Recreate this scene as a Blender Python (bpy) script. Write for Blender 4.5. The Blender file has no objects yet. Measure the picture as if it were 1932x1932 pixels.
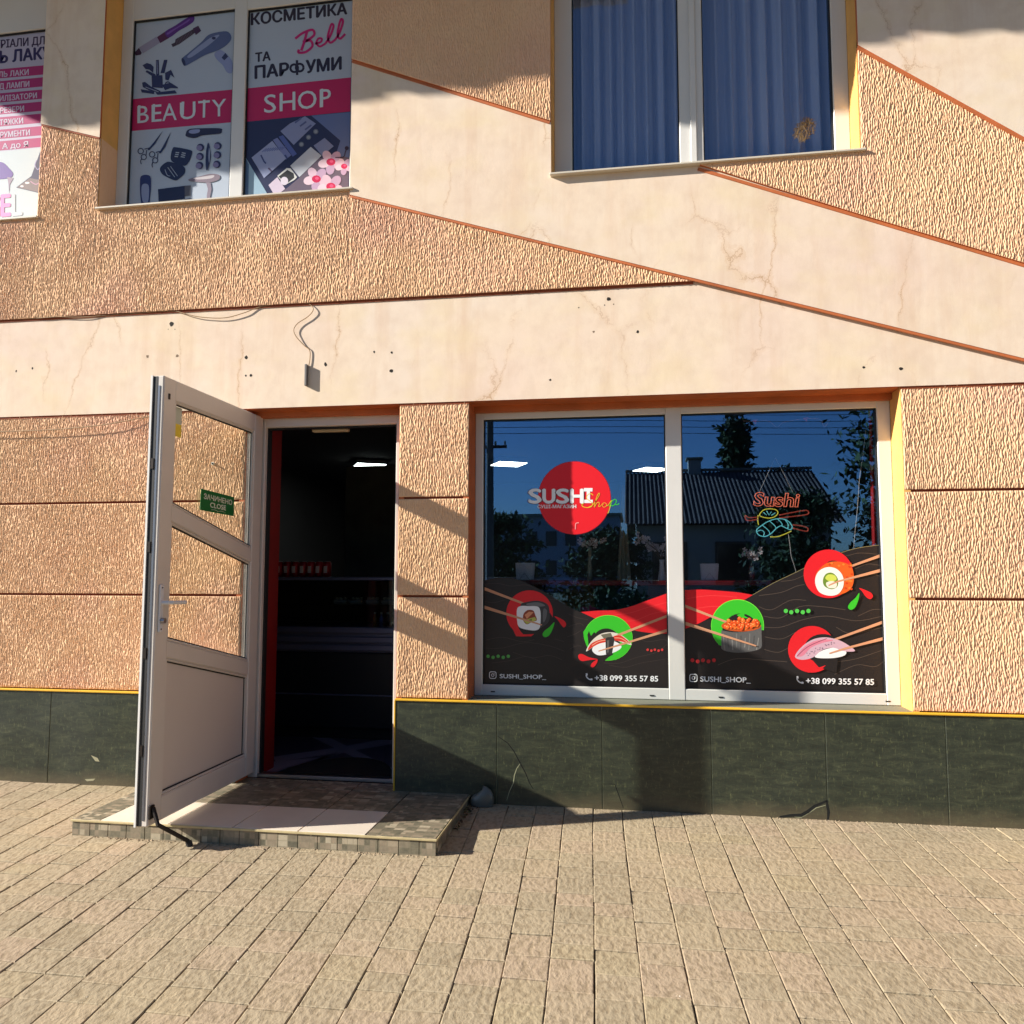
import bpy, math, random
import numpy as np
random.seed(7)
C = bpy.context.scene.collection
R = math.radians

# ------------------------------------------------------------------ camera
F, YAW, PITCH, ROLL = 1469.0, -.1561, .0803, .001
CD, CH = 4.3, 1.245
_cy, _sy, _cp, _sp = math.cos(YAW), math.sin(YAW), math.cos(PITCH), math.sin(PITCH)
_w = np.array([_sy*_cp, _cy*_cp, _sp]); _r = np.array([_cy, -_sy, 0.]); _u = np.cross(_r, _w)
_c, _s = math.cos(ROLL), math.sin(ROLL)
_r, _u = _c*_r+_s*_u, -_s*_r+_c*_u
CAM = np.array([0, -CD, CH])
cam = bpy.data.cameras.new('camera'); co = bpy.data.objects.new('camera', cam); C.objects.link(co)
import mathutils
m = mathutils.Matrix.Identity(4)
for i in range(3):
    m[i][0] = _r[i]; m[i][1] = _u[i]; m[i][2] = -_w[i]; m[i][3] = CAM[i]
co.matrix_world = m
cam.sensor_width = 36; cam.lens = 36*F/1932; cam.clip_end = 2000; cam.clip_start = .05
sc = bpy.context.scene; sc.camera = co

# ------------------------------------------------------------------ sky, sun, exposure
SUN = np.array([2.93, 1.0, -1.42]); SUN = SUN/np.linalg.norm(SUN)      # travel direction of the light
elev = math.asin(-SUN[2]); az = math.atan2(-SUN[0], -SUN[1])           # from +Y clockwise
w = bpy.data.worlds.new('World'); sc.world = w; w.use_nodes = True
nt = w.node_tree; bg = nt.nodes['Background']
sky = nt.nodes.new('ShaderNodeTexSky'); sky.sky_type = 'NISHITA'; sky.sun_disc = False
sky.sun_elevation = elev; sky.sun_rotation = az
sky.air_density = 1.0; sky.dust_density = .3; sky.ozone_density = 5.0
nt.links.new(sky.outputs[0], bg.inputs[0]); bg.inputs[1].default_value = .055
sl = bpy.data.lights.new('sun', 'SUN'); sl.energy = 5.0; sl.angle = R(.55); sl.color = (1, .94, .84)
so = bpy.data.objects.new('sun', sl); C.objects.link(so)
so.rotation_euler = mathutils.Vector(SUN).to_track_quat('-Z', 'Y').to_euler()
vs = sc.view_settings
vs.view_transform = 'Standard'; vs.look = 'None'; vs.gamma = 1; vs.exposure = 1.03
sc.cycles.use_denoising = True
sc.cycles.max_bounces = 8; sc.cycles.transparent_max_bounces = 16; sc.cycles.glossy_bounces = 4
sc.cycles.caustics_reflective = False; sc.cycles.caustics_refractive = False
sc.cycles.sample_clamp_indirect = 4

# ------------------------------------------------------------------ helpers
def px(U, V, y=0.0):
    d = _w+_r*(U-966)/F-_u*(V-966)/F; t = (y+CD)/d[1]; p = CAM+d*t
    return float(p[0]), float(p[2])
def srgb(c):
    return tuple((x/255/12.92) if x/255 <= .04045 else ((x/255+.055)/1.055)**2.4 for x in c)+(1,)
_mats = {}
def mat(name, color, rough=.6, metal=0, spec=.5, emit=None, es=0, bump=None, var=None, trans=None):
    """color as sRGB 0-255; bump=(scale,strength,dist); var=(scale,amount)"""
    if name in _mats: return _mats[name]
    M = bpy.data.materials.new(name); M.use_nodes = True; n = M.node_tree; b = n.nodes['Principled BSDF']
    col = srgb(color)
    b.inputs['Base Color'].default_value = col; b.inputs['Roughness'].default_value = rough
    b.inputs['Metallic'].default_value = metal; b.inputs['Specular IOR Level'].default_value = spec
    if emit:
        b.inputs['Emission Color'].default_value = srgb(emit); b.inputs['Emission Strength'].default_value = es
    tc = None
    if bump or var:
        tc = n.nodes.new('ShaderNodeTexCoord')
    if var:
        no = n.nodes.new('ShaderNodeTexNoise'); no.inputs['Scale'].default_value = var[0]; no.inputs['Detail'].default_value = 5
        n.links.new(tc.outputs['Object'], no.inputs['Vector'])
        mr = n.nodes.new('ShaderNodeMapRange'); mr.inputs[1].default_value = .25; mr.inputs[2].default_value = .75
        mr.inputs[3].default_value = 1-var[1]; mr.inputs[4].default_value = 1+var[1]*.6
        n.links.new(no.outputs[0], mr.inputs[0])
        vm = n.nodes.new('ShaderNodeVectorMath'); vm.operation = 'SCALE'; vm.inputs[0].default_value = col[:3]
        n.links.new(mr.outputs[0], vm.inputs['Scale']); n.links.new(vm.outputs[0], b.inputs['Base Color'])
    if bump:
        no = n.nodes.new('ShaderNodeTexNoise'); no.inputs['Scale'].default_value = bump[0]; no.inputs['Detail'].default_value = 6
        n.links.new(tc.outputs['Object'], no.inputs['Vector'])
        bp = n.nodes.new('ShaderNodeBump'); bp.inputs['Strength'].default_value = bump[1]; bp.inputs['Distance'].default_value = bump[2]
        n.links.new(no.outputs[0], bp.inputs['Height']); n.links.new(bp.outputs[0], b.inputs['Normal'])
    if trans:
        b.inputs['Transmission Weight'].default_value = trans
    _mats[name] = M
    return M
def ink(c, rough=.38):
    return mat('ink_%d_%d_%d' % c, c, rough, spec=.4)

class N:                                    # tiny node helper
    def __init__(s, name):
        s.M = bpy.data.materials.new(name); s.M.use_nodes = True; s.n = s.M.node_tree
        s.b = s.n.nodes['Principled BSDF']; _mats[name] = s.M
        s.tc = s.add('TexCoord')
    def add(s, t, **k):
        x = s.n.nodes.new('ShaderNode'+t)
        for a, v in k.items():
            if isinstance(v, dict):
                for i, q in v.items(): x.inputs[i].default_value = q
            else: setattr(x, a, v)
        return x
    def l(s, a, b): s.n.links.new(a, b)
    def co(s, scale=(1, 1, 1), rot=(0, 0, 0)):
        mp = s.add('Mapping'); mp.inputs['Scale'].default_value = scale; mp.inputs['Rotation'].default_value = rot
        s.l(s.tc.outputs['Object'], mp.inputs[0]); return mp.outputs[0]
    def noise(s, vec, scale, detail=4, rough=.5, dist=0):
        x = s.add('TexNoise', inputs=None) if False else s.add('TexNoise')
        x.inputs['Scale'].default_value = scale; x.inputs['Detail'].default_value = detail
        x.inputs['Roughness'].default_value = rough; x.inputs['Distortion'].default_value = dist
        s.l(vec, x.inputs['Vector']); return x.outputs[0]
    def ramp(s, fac, stops):
        x = s.add('ValToRGB'); e = x.color_ramp.elements
        while len(e) < len(stops): e.new(.5)
        for i, (p, c) in enumerate(stops):
            e[i].position = p; e[i].color = c if len(c) == 4 else srgb(c)
        s.l(fac, x.inputs[0]); return x.outputs[0]
    def mix(s, fac, a, b, mode='MIX'):
        x = s.add('MixRGB', blend_type=mode)
        for i, v in ((0, fac), (1, a), (2, b)):
            if isinstance(v, bpy.types.NodeSocket): s.l(v, x.inputs[i])
            else: x.inputs[i].default_value = v
        return x.outputs[0]
    def math(s, op, a, b=0, c=None):
        x = s.add('Math', operation=op)
        for i, v in enumerate((a, b) if c is None else (a, b, c)):
            if isinstance(v, bpy.types.NodeSocket): s.l(v, x.inputs[i])
            else: x.inputs[i].default_value = v
        return x.outputs[0]
    def bump(s, h, strength, dist, prev=None):
        x = s.add('Bump'); x.inputs['Strength'].default_value = strength; x.inputs['Distance'].default_value = dist
        s.l(h, x.inputs['Height'])
        if prev: s.l(prev, x.inputs['Normal'])
        return x.outputs[0]
    def out(s, color=None, normal=None, rough=.8, spec=.3):
        if color is not None: s.l(color, s.b.inputs['Base Color'])
        if normal is not None: s.l(normal, s.b.inputs['Normal'])
        if isinstance(rough, bpy.types.NodeSocket): s.l(rough, s.b.inputs['Roughness'])
        else: s.b.inputs['Roughness'].default_value = rough
        s.b.inputs['Specular IOR Level'].default_value = spec
        return s.M

def tag(o, label=None, cat=None, group=None, kind=None):
    if label: o['label'] = label
    if cat: o['category'] = cat
    if group: o['group'] = group
    if kind: o['kind'] = kind
    return o
def empty(name, loc=(0, 0, 0), label=None, cat=None, group=None, parent=None):
    o = bpy.data.objects.new(name, None); C.objects.link(o); o.location = loc; o.empty_display_size = .1
    if parent: o.parent = parent
    return tag(o, label, cat, group)

class MB:
    def __init__(s): s.v = []; s.f = []; s.mi = []; s.mats = []
    def m(s, M):
        if M not in s.mats: s.mats.append(M)
        return s.mats.index(M)
    def add(s, verts, faces, M):
        o = len(s.v); s.v += [tuple(map(float, p)) for p in verts]; k = s.m(M)
        for f in faces: s.f.append([i+o for i in f]); s.mi.append(k)
    def box(s, x0, x1, y0, y1, z0, z1, M):
        v = [(x, y, z) for x in (x0, x1) for y in (y0, y1) for z in (z0, z1)]
        s.add(v, [(0, 1, 3, 2), (4, 6, 7, 5), (0, 4, 5, 1), (2, 3, 7, 6), (0, 2, 6, 4), (1, 5, 7, 3)], M)
    def bbox(s, x0, x1, y0, y1, z0, z1, M, b=.004):    # box with chamfered edges
        P = []
        for x, sx in ((x0, 1), (x1, -1)):
            for y, sy in ((y0, 1), (y1, -1)):
                for z, sz in ((z0, 1), (z1, -1)):
                    P += [(x, y+sy*b, z+sz*b), (x+sx*b, y, z+sz*b), (x+sx*b, y+sy*b, z)]
        import bmesh
        bm = bmesh.new(); vs_ = [bm.verts.new(p) for p in P]
        r = bmesh.ops.convex_hull(bm, input=vs_)
        bm.verts.index_update()
        s.add([v.co[:] for v in bm.verts], [[v.index for v in f.verts] for f in bm.faces], M); bm.free()
    def prism(s, pts, y0, y1, M, Mside=None):          # polygon in xz extruded along y (pts CCW seen from -y)
        n = len(pts)
        v = [(p[0], y0, p[1]) for p in pts]+[(p[0], y1, p[1]) for p in pts]
        s.add(v, [list(range(n)), list(range(2*n-1, n-1, -1))], M)
        o = len(s.v)-2*n; k = s.m(Mside or M)
        for i in range(n):
            j = (i+1) % n; s.f.append([o+j, o+i, o+n+i, o+n+j]); s.mi.append(k)
    def quad(s, a, b, c, d, M): s.add([a, b, c, d], [(0, 1, 2, 3)], M)
    def tube(s, pts, r, M, seg=8, closed=False, r2=None):
        P = [np.array(p, float) for p in pts]; n = len(P); V = []
        up = None
        for i, p in enumerate(P):
            a = P[(i-1) % n] if (closed or i) else p; b = P[(i+1) % n] if (closed or i < n-1) else p
            t = b-a; t = t/(np.linalg.norm(t)+1e-9)
            if up is None: up = np.array([0, 0, 1.]) if abs(t[2]) < .9 else np.array([1., 0, 0])
            q = np.cross(t, up); q = q/(np.linalg.norm(q)+1e-9); up = np.cross(q, t)
            rr = r if r2 is None else r+(r2-r)*i/(n-1)
            for k in range(seg):
                an = 2*math.pi*k/seg; V.append(p+rr*(math.cos(an)*q+math.sin(an)*up))
        Fc = []
        for i in range(n if closed else n-1):
            for k in range(seg):
                a = i*seg+k; b = i*seg+(k+1) % seg; j = ((i+1) % n)*seg
                Fc.append((a, b, j+(k+1) % seg, j+k))
        if not closed: Fc += [list(range(seg))[::-1], [(n-1)*seg+k for k in range(seg)]]
        s.add(V, Fc, M)
    def lathe(s, cx, cy, prof, M, seg=20):
        V = [(cx+r*math.cos(2*math.pi*k/seg), cy+r*math.sin(2*math.pi*k/seg), z) for r, z in prof for k in range(seg)]
        Fc = []
        for i in range(len(prof)-1):
            for k in range(seg):
                a = i*seg+k; b = i*seg+(k+1) % seg
                Fc.append((a, b, b+seg, a+seg))
        Fc += [list(range(seg))[::-1], [(len(prof)-1)*seg+k for k in range(seg)]]
        s.add(V, Fc, M)
    def build(s, name, parent=None, smooth=False, loc=None):
        me = bpy.data.meshes.new(name)
        V = s.v if loc is None else [(a-loc[0], b-loc[1], c-loc[2]) for a, b, c in s.v]
        me.from_pydata(V, [], s.f)
        for M in s.mats: me.materials.append(M)
        me.polygons.foreach_set('material_index', s.mi)
        if smooth: me.polygons.foreach_set('use_smooth', [True]*len(me.polygons))
        me.update()
        o = bpy.data.objects.new(name, me); C.objects.link(o)
        if loc is not None: o.location = loc
        if parent: o.parent = parent
        return o

def smoothline(pts, k=6, closed=False):
    P = [np.array(p, float) for p in pts]; n = len(P); out = []
    for i in range(n if closed else n-1):
        g = lambda j: P[j % n] if closed else P[min(max(j, 0), n-1)]
        a, b, c, d = g(i-1), g(i), g(i+1), g(i+2)
        for q in range(k):
            t = q/k
            out.append(.5*((2*b)+(c-a)*t+(2*a-5*b+4*c-d)*t*t+(3*b-a-3*c+d)*t**3))
    if not closed: out.append(P[-1])
    return [tuple(p) for p in out]

def glyphs(text, offset=0., shear=0.):
    c = bpy.data.curves.new('txt', 'FONT'); c.body = text; c.resolution_u = 3; c.offset = offset; c.shear = shear
    o = bpy.data.objects.new('txt', c); C.objects.link(o)
    dg = bpy.context.evaluated_depsgraph_get(); dg.update()
    me = bpy.data.meshes.new_from_object(o.evaluated_get(dg))
    V = [(v.co.x, v.co.y) for v in me.vertices]; Fc = [list(p.vertices) for p in me.polygons]
    bpy.data.objects.remove(o); bpy.data.curves.remove(c); bpy.data.meshes.remove(me)
    return V, Fc

class Art(MB):
    """flat print on a pane: shapes given in the measuring grid, laid on the plane y"""
    def __init__(s, y, tf, step=.00003):
        super().__init__(); s.y = y; s.tf = tf; s.layer = 0; s.step = step
    def P(s, p, dy=0):
        ox, oy, k = s.tf; x, z = px(ox+p[0]*k, oy+p[1]*k, s.y)
        return (x, s.y-s.layer*s.step-dy, z)
    def up(s, n=1): s.layer += n; return s
    def poly(s, pts, c, rough=.38):
        V = [s.P(p) for p in pts]
        ar = sum(V[i][0]*V[(i+1) % len(V)][2]-V[(i+1) % len(V)][0]*V[i][2] for i in range(len(V)))
        f = list(range(len(V)))
        if ar < 0: f = f[::-1]
        s.add(V, [f], ink(c, rough)); s.layer += 1; return s
    def blob(s, pts, c, k=5): return s.poly(smoothline(pts, k, True), c)
    def ell(s, cx, cy, rx, ry, c, a0=0, n=28, rot=0):
        q = R(rot)
        return s.poly([(cx+rx*math.cos(t)*math.cos(q)-ry*math.sin(t)*math.sin(q), cy+rx*math.cos(t)*math.sin(q)+ry*math.sin(t)*math.cos(q)) for t in [2*math.pi*i/n for i in range(n)]], c)
    def stroke(s, pts, wd, c, w2=None, sm=True):
        P = smoothline(pts, 6) if sm and len(pts) > 2 else pts
        L, Rr = [], []; n = len(P)
        for i, p in enumerate(P):
            a = P[max(i-1, 0)]; b = P[min(i+1, n-1)]
            t = (b[0]-a[0], b[1]-a[1]); d = math.hypot(*t) or 1
            h = (wd if w2 is None else wd+(w2-wd)*i/(n-1))/2
            L.append((p[0]-t[1]/d*h, p[1]+t[0]/d*h)); Rr.append((p[0]+t[1]/d*h, p[1]-t[0]/d*h))
        V = [s.P(p) for p in L+Rr]
        s.add(V, [(i, i+1, n+i+1, n+i) for i in range(n-1)], ink(c)); s.layer += 1; return s
    def ring(s, cx, cy, r, wd, c, n=24):
        return s.stroke([(cx+r*math.cos(2*math.pi*i/n), cy+r*math.sin(2*math.pi*i/n)) for i in range(n+1)], wd, c, sm=False)
    def text(s, t, p0, p1, h, c, bold=0., lean=0., h1=None):
        if bold > 0:
            d = bold*h/.72*.55
            for ex, ey in ((-d, 0), (d, 0), (0, -d*.7)): s.text(t, (p0[0]+ex, p0[1]+ey), (p1[0]+ex, p1[1]+ey), h, c, 0, lean, h1)
            p0 = (p0[0], p0[1]+d*.7); p1 = (p1[0], p1[1]+d*.7)
        V, Fc = glyphs(t, 0); xs = [v[0] for v in V]; x0, x1 = min(xs), max(xs)
        P = []
        for a, b in V:
            q = (a-x0)/(x1-x0); b = b/.72; hh = h if h1 is None else h+(h1-h)*q
            P.append(s.P((p0[0]+(p1[0]-p0[0])*q+lean*b, p0[1]+(p1[1]-p0[1])*q-hh*b)))
        s.add(P, Fc, ink(c)); s.layer += 1; return s

# ------------------------------------------------------------------ surface materials
def m_plaster():
    n = N('cream_plaster'); v = n.co()
    big = n.noise(v, .9, 3); fine = n.noise(v, 9, 6, .6); spk = n.noise(v, 160, 3, .6)
    streak = n.noise(n.co((4.2, 4.2, .45)), 1.4, 8, .68)
    base = n.ramp(big, [(.3, (228, 212, 198)), (.5, (232, 212, 190)), (.7, (229, 206, 190))])
    base = n.mix(n.math('MULTIPLY', n.ramp(streak, [(.5, (0, 0, 0, 1)), (.74, (1, 1, 1, 1))]), .42), base, srgb((208, 170, 138)))
    base = n.mix(n.math('MULTIPLY', n.ramp(fine, [(.42, (0, 0, 0, 1)), (.68, (1, 1, 1, 1))]), .34), base, srgb((208, 182, 160)))
    ye = n.noise(n.co((1, 1, 1.6)), 2.3, 4, .6)
    base = n.mix(n.math('MULTIPLY', n.ramp(ye, [(.5, (0, 0, 0, 1)), (.7, (1, 1, 1, 1))]), .3), base, srgb((226, 206, 158)))
    # hairline cracks
    wob = n.noise(n.co(), 5, 5, .7)
    add = n.add('VectorMath', operation='MULTIPLY_ADD')
    nc = n.add('TexNoise'); nc.inputs['Scale'].default_value = 3.2; nc.inputs['Detail'].default_value = 7; nc.inputs['Roughness'].default_value = .66
    n.l(v, nc.inputs['Vector']); n.l(nc.outputs['Color'], add.inputs[0]); add.inputs[1].default_value = (.26, .26, .2)
    n.l(n.co((1.3, 1.3, .62)), add.inputs[2])
    vo = n.add('TexVoronoi', feature='DISTANCE_TO_EDGE'); vo.inputs['Scale'].default_value = 1.5
    n.l(add.outputs[0], vo.inputs['Vector'])
    line = n.math('LESS_THAN', vo.outputs['Distance'], .0036)
    mask = n.ramp(n.noise(n.co(), 1.9, 3), [(.47, (0, 0, 0, 1)), (.62, (1, 1, 1, 1))])
    lm = n.math('MULTIPLY', n.math('MULTIPLY', line, mask), .62)
    base = n.mix(lm, base, srgb((172, 136, 106)))
    halo = n.math('MULTIPLY', n.math('LESS_THAN', vo.outputs['Distance'], .02), n.math('MULTIPLY', mask, .24))
    base = n.mix(halo, base, srgb((205, 165, 120)))
    b1 = n.bump(spk, .25, .0012); b2 = n.bump(n.noise(v, 12, 4), .35, .004, b1)
    return n.out(base, b2, .85, .25)
def m_stucco():
    n = N('grooved_stucco'); v = n.co()
    big = n.noise(v, 1.1, 3); f = n.noise(n.co((90, 90, 34)), 1, 4, .6)
    base = n.ramp(big, [(.3, (236, 193, 158)), (.5, (241, 201, 160)), (.7, (239, 191, 165))])
    base = n.mix(n.math('MULTIPLY', f, .5), base, srgb((216, 158, 118)))
    b1 = n.bump(n.noise(v, 330, 3, .6), .5, .0012)
    return n.out(base, b1, .9, .2)
def m_paver():
    n = N('paver_stone'); v = n.co()
    at = n.add('Attribute'); at.attribute_name = 'tint'
    big = n.noise(v, .8, 4, .6); mid = n.noise(n.co((34, 20, 30), (0, 0, .7)), 1.6, 4, .55); spk = n.noise(v, 210, 3, .7)
    base = n.ramp(at.outputs['Fac'], [(0, (158, 144, 120)), (.4, (166, 151, 126)), (.75, (169, 150, 127)), (1, (164, 150, 122))])
    base = n.mix(n.math('MULTIPLY', n.ramp(mid, [(.38, (1, 1, 1, 1)), (.52, (0, 0, 0, 1))]), .55), base, srgb((126, 110, 86)))
    base = n.mix(n.math('MULTIPLY', n.ramp(big, [(.5, (0, 0, 0, 1)), (.75, (1, 1, 1, 1))]), .3), base, srgb((190, 172, 136)))
    base = n.mix(n.math('MULTIPLY', n.ramp(spk, [(.58, (0, 0, 0, 1)), (.75, (1, 1, 1, 1))]), .35), base, srgb((200, 186, 156)))
    h = n.noise(n.co((34, 20, 30), (0, 0, .7)), 1.6, 3, .5)
    b1 = n.bump(h, .8, .006); b2 = n.bump(spk, .5, .0012, b1)
    return n.out(base, b2, .85, .25)
def m_marble():
    n = N('dark_green_marble')
    v = n.co((3, 3, 11)); a = n.noise(v, 2.4, 8, .78, .6); fl = n.noise(n.co((70, 70, 26)), 1, 5, .75)
    base = n.ramp(a, [(.3, (30, 36, 31)), (.48, (44, 50, 41)), (.6, (58, 63, 49)), (.74, (88, 92, 70))])
    base = n.mix(n.math('MULTIPLY', n.ramp(fl, [(.56, (0, 0, 0, 1)), (.7, (1, 1, 1, 1))]), .45), base, srgb((120, 124, 84)))
    base = n.mix(n.math('MULTIPLY', n.ramp(fl, [(.3, (1, 1, 1, 1)), (.42, (0, 0, 0, 1))]), .5), base, srgb((18, 24, 20)))
    sp = n.add('SeparateXYZ'); n.l(n.tc.outputs['Object'], sp.inputs[0]); dirt = n.math('MULTIPLY', n.ramp(n.math('ADD', sp.outputs[2], n.math('MULTIPLY', n.noise(n.co((4, 4, 4)), 1, 5, .7), .12)), [(.05, (1, 1, 1, 1)), (.15, (0, 0, 0, 1))]), .5)
    base = n.mix(dirt, base, srgb((112, 98, 76)))
    sm = n.noise(n.co(), 2.2, 4)
    rg = n.math('MULTIPLY_ADD', sm, .35, .18)
    return n.out(base, n.bump(n.noise(n.co(), 40, 3), .05, .001), rg, .5)
def m_mosaic(name='mosaic_tile', plane='xy'):
    n = N(name)
    vec = n.tc.outputs['Object']
    sep = n.add('SeparateXYZ'); n.l(vec, sep.inputs[0])
    cmb = n.add('CombineXYZ')
    a, b = (sep.outputs[0], sep.outputs[1]) if plane == 'xy' else (sep.outputs[0], sep.outputs[2])
    if plane == 'yz': a, b = sep.outputs[1], sep.outputs[2]
    n.l(a, cmb.inputs[0]); n.l(b, cmb.inputs[1])
    def cells(size, off):
        vm = n.add('VectorMath', operation='MULTIPLY_ADD'); n.l(cmb.outputs[0], vm.inputs[0]); vm.inputs[1].default_value = (1/size[0], 1/size[1], 1); vm.inputs[2].default_value = off
        fl = n.add('VectorMath', operation='FLOOR'); n.l(vm.outputs[0], fl.inputs[0])
        fr = n.add('VectorMath', operation='FRACTION'); n.l(vm.outputs[0], fr.inputs[0])
        wn = n.add('TexWhiteNoise', noise_dimensions='2D'); n.l(fl.outputs[0], wn.inputs['Vector'])
        s2 = n.add('SeparateXYZ'); n.l(fr.outputs[0], s2.inputs[0])
        e = n.math('MINIMUM', n.math('MINIMUM', s2.outputs[0], n.math('SUBTRACT', 1, s2.outputs[0])), n.math('MINIMUM', s2.outputs[1], n.math('SUBTRACT', 1, s2.outputs[1])))
        return wn.outputs[0], e
    c1, e1 = cells((.027, .027), (.3, .1, 0)); c2, e2 = cells((.054, .027), (.1, .1, 0)); c3, _ = cells((.11, .081), (.7, .4, 0))
    sel = n.math('GREATER_THAN', c3, .5)
    c = n.mix(sel, c1, c2); e = n.mix(sel, e1, e2)
    sc_ = n.add('RGBToBW'); n.l(c, sc_.inputs[0])
    base = n.ramp(sc_.outputs[0], [(0, (92, 90, 76)), (.3, (112, 107, 90)), (.55, (134, 123, 105)), (.8, (150, 135, 115)), (1, (188, 177, 153))])
    mot = n.noise(n.co(), 60, 4)
    base = n.mix(.22, base, n.ramp(mot, [(.3, (70, 64, 54)), (.7, (160, 148, 126))]))
    bw = n.add('RGBToBW'); n.l(e, bw.inputs[0])
    base = n.mix(n.math('MULTIPLY', n.math('LESS_THAN', bw.outputs[0], .05), .6), base, srgb((128, 120, 100)))
    return n.out(base, n.bump(n.noise(n.co(), 60, 3), .2, .001), .45, .4)
PLAST, STUC, PAVE, MARB = m_plaster(), m_stucco(), m_paver(), m_marble()
MOS, MOSZ, MOSY = m_mosaic(), m_mosaic('mosaic_tile_front', 'xz'), m_mosaic('mosaic_tile_side', 'yz')
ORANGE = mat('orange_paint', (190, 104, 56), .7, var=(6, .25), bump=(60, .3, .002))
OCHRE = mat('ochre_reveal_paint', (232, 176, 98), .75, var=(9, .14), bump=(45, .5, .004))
BROWN = mat('brown_groove_paint', (150, 74, 40), .8, var=(8, .2))
PVC = mat('white_pvc', (214, 212, 208), .35, var=(3, .05))
PVCW = mat('warm_pvc', (212, 204, 196), .4, var=(4, .06))
GASK = mat('rubber_gasket', (20, 20, 22), .6)
METAL = mat('brushed_metal', (150, 150, 155), .35, 1)
DARKM = mat('dark_metal', (45, 38, 34), .5, .6, var=(20, .3))
YTRIM = mat('yellow_trim', (226, 176, 50), .4, var=(5, .15))
GREYSILL = mat('grey_sill', (120, 122, 108), .6, var=(7, .15))
TILEW = mat('white_glazed_tile', (226, 214, 198), .28, var=(5, .08))

def glass(name, refl=.14, tint=(.80, .84, .84), gcol=(.92, .96, 1)):
    M = bpy.data.materials.new(name); M.use_nodes = True; n = M.node_tree
    n.nodes.remove(n.nodes['Principled BSDF']); out = n.nodes['Material Output']
    t = n.nodes.new('ShaderNodeBsdfTransparent'); t.inputs[0].default_value = (*tint, 1)
    g = n.nodes.new('ShaderNodeBsdfGlossy'); g.inputs['Roughness'].default_value = 0; g.inputs[0].default_value = (*gcol, 1)
    lw = n.nodes.new('ShaderNodeLayerWeight'); lw.inputs[0].default_value = .5
    fr = n.nodes.new('ShaderNodeMath'); fr.operation = 'POWER'; fr.inputs[1].default_value = 4.5; n.links.new(lw.outputs['Facing'], fr.inputs[0])
    mr = n.nodes.new('ShaderNodeMapRange'); mr.inputs[1].default_value = 0; mr.inputs[2].default_value = 1; mr.inputs[3].default_value = refl; mr.inputs[4].default_value = 1
    mx = n.nodes.new('ShaderNodeMixShader')
    n.links.new(fr.outputs[0], mr.inputs[0]); n.links.new(mr.outputs[0], mx.inputs[0])
    n.links.new(t.outputs[0], mx.inputs[1]); n.links.new(g.outputs[0], mx.inputs[2]); n.links.new(mx.outputs[0], out.inputs[0])
    return M
GLASS = glass('window_glass', .215, (.97, .97, .97), gcol=(.3, .58, 1)); DGLASS = glass('door_glass', .015, (.94, .95, .93))
UGLASS = glass('upper_window_glass', .085, (.93, .95, .98), gcol=(.6, .76, 1))

# ------------------------------------------------------------------ ground
SL = .045
def gz(y): return SL*y if y < 0 else 0.
mb = MB(); ASPH = mat('asphalt', (92, 90, 88), .9, bump=(90, .5, .004), var=(3, .2))
mb.quad((-400, -400, gz(-9)-.1), (400, -400, gz(-9)-.1), (400, 400, gz(-9)-.1), (-400, 400, gz(-9)-.1), mat('far_ground', (92, 96, 74), .95, var=(.3, .3)))
tag(mb.build('ground'), kind='structure')
mb = MB(); ROADZ = gz(-8)-.09
mb.box(-60, 60, -14.5, -7.0, ROADZ-.3, ROADZ, ASPH); tag(mb.build('road'), kind='structure')
mb = MB(); mb.bbox(-40, 40, -7.0, -6.8, gz(-7)-.5, gz(-7)+.01, mat('kerb_concrete', (150, 146, 138), .85, bump=(60, .4, .004)), .012)
tag(mb.build('kerb'), kind='structure')
# paved footway: every stone modelled with a chamfer, slightly uneven
mb = MB(); mb.quad((-9, -6.8, gz(-6.8)-.014), (9, -6.8, gz(-6.8)-.014), (9, .05, -.014), (-9, .05, -.014), mat('joint_sand', (92, 74, 56), .95, var=(30, .35), bump=(120, .6, .003)))
tag(mb.build('paving_bed'), kind='structure')
V, Fs, T = [], [], []
CW = .152; dirx = -.052; x00 = px(1120, 1530)[0]
rng = random.Random(3)
def stone(x0, x1, y0, y1):
    cyg = (y0+y1)/2
    g = .0010; b = .0020; near = cyg > -1.5; gy_ = rng.choice([.0036, .0028, .0016]) if near else rng.choice([.0019, .0014, .0009]); hz = rng.uniform(-.0014, .0014); tx = rng.uniform(-.012, .012); ty = rng.uniform(-.012, .012); t = rng.random()
    xa, xb, ya, yb = x0+g+rng.uniform(-.0006, .0016), x1-g-rng.uniform(-.0006, .0016), y0+gy_, y1-gy_-rng.uniform(0, .0012)
    cx, cyy = (xa+xb)/2, (ya+yb)/2
    o = len(V)
    ang = rng.uniform(-.005, .005); jx0 = rng.uniform(-.0007, .0007)
    def p(x, y, dz):
        X = x+dirx*y+(y-cyy)*ang+.003*math.sin(y*2.7+x0*1.3)+jx0; V.append((X, y, gz(y)+dz+hz+(x-cx)*tx+(y-cyy)*ty))
    j = lambda: rng.uniform(0, .0022)
    for (x, y) in ((xa, ya), (xb, ya), (xb, yb), (xa, yb)): p(x, y, -.013)
    for (x, y) in ((xa, ya), (xb, ya), (xb, yb), (xa, yb)): p(x, y, -b)
    for (x, y, sx, sy) in ((xa, ya, 1, 1), (xb, ya, -1, 1), (xb, yb, -1, -1), (xa, yb, 1, -1)): p(x+sx*(b+j()), y+sy*(.0022+j()*.6), 0)
    for k in (0, 4):
        for i in range(4): q = (i+1) % 4; Fs.append((o+k+i, o+k+q, o+k+4+q, o+k+4+i)); T.append(t)
    Fs.append((o+8, o+9, o+10, o+11)); T.append(t)
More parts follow.
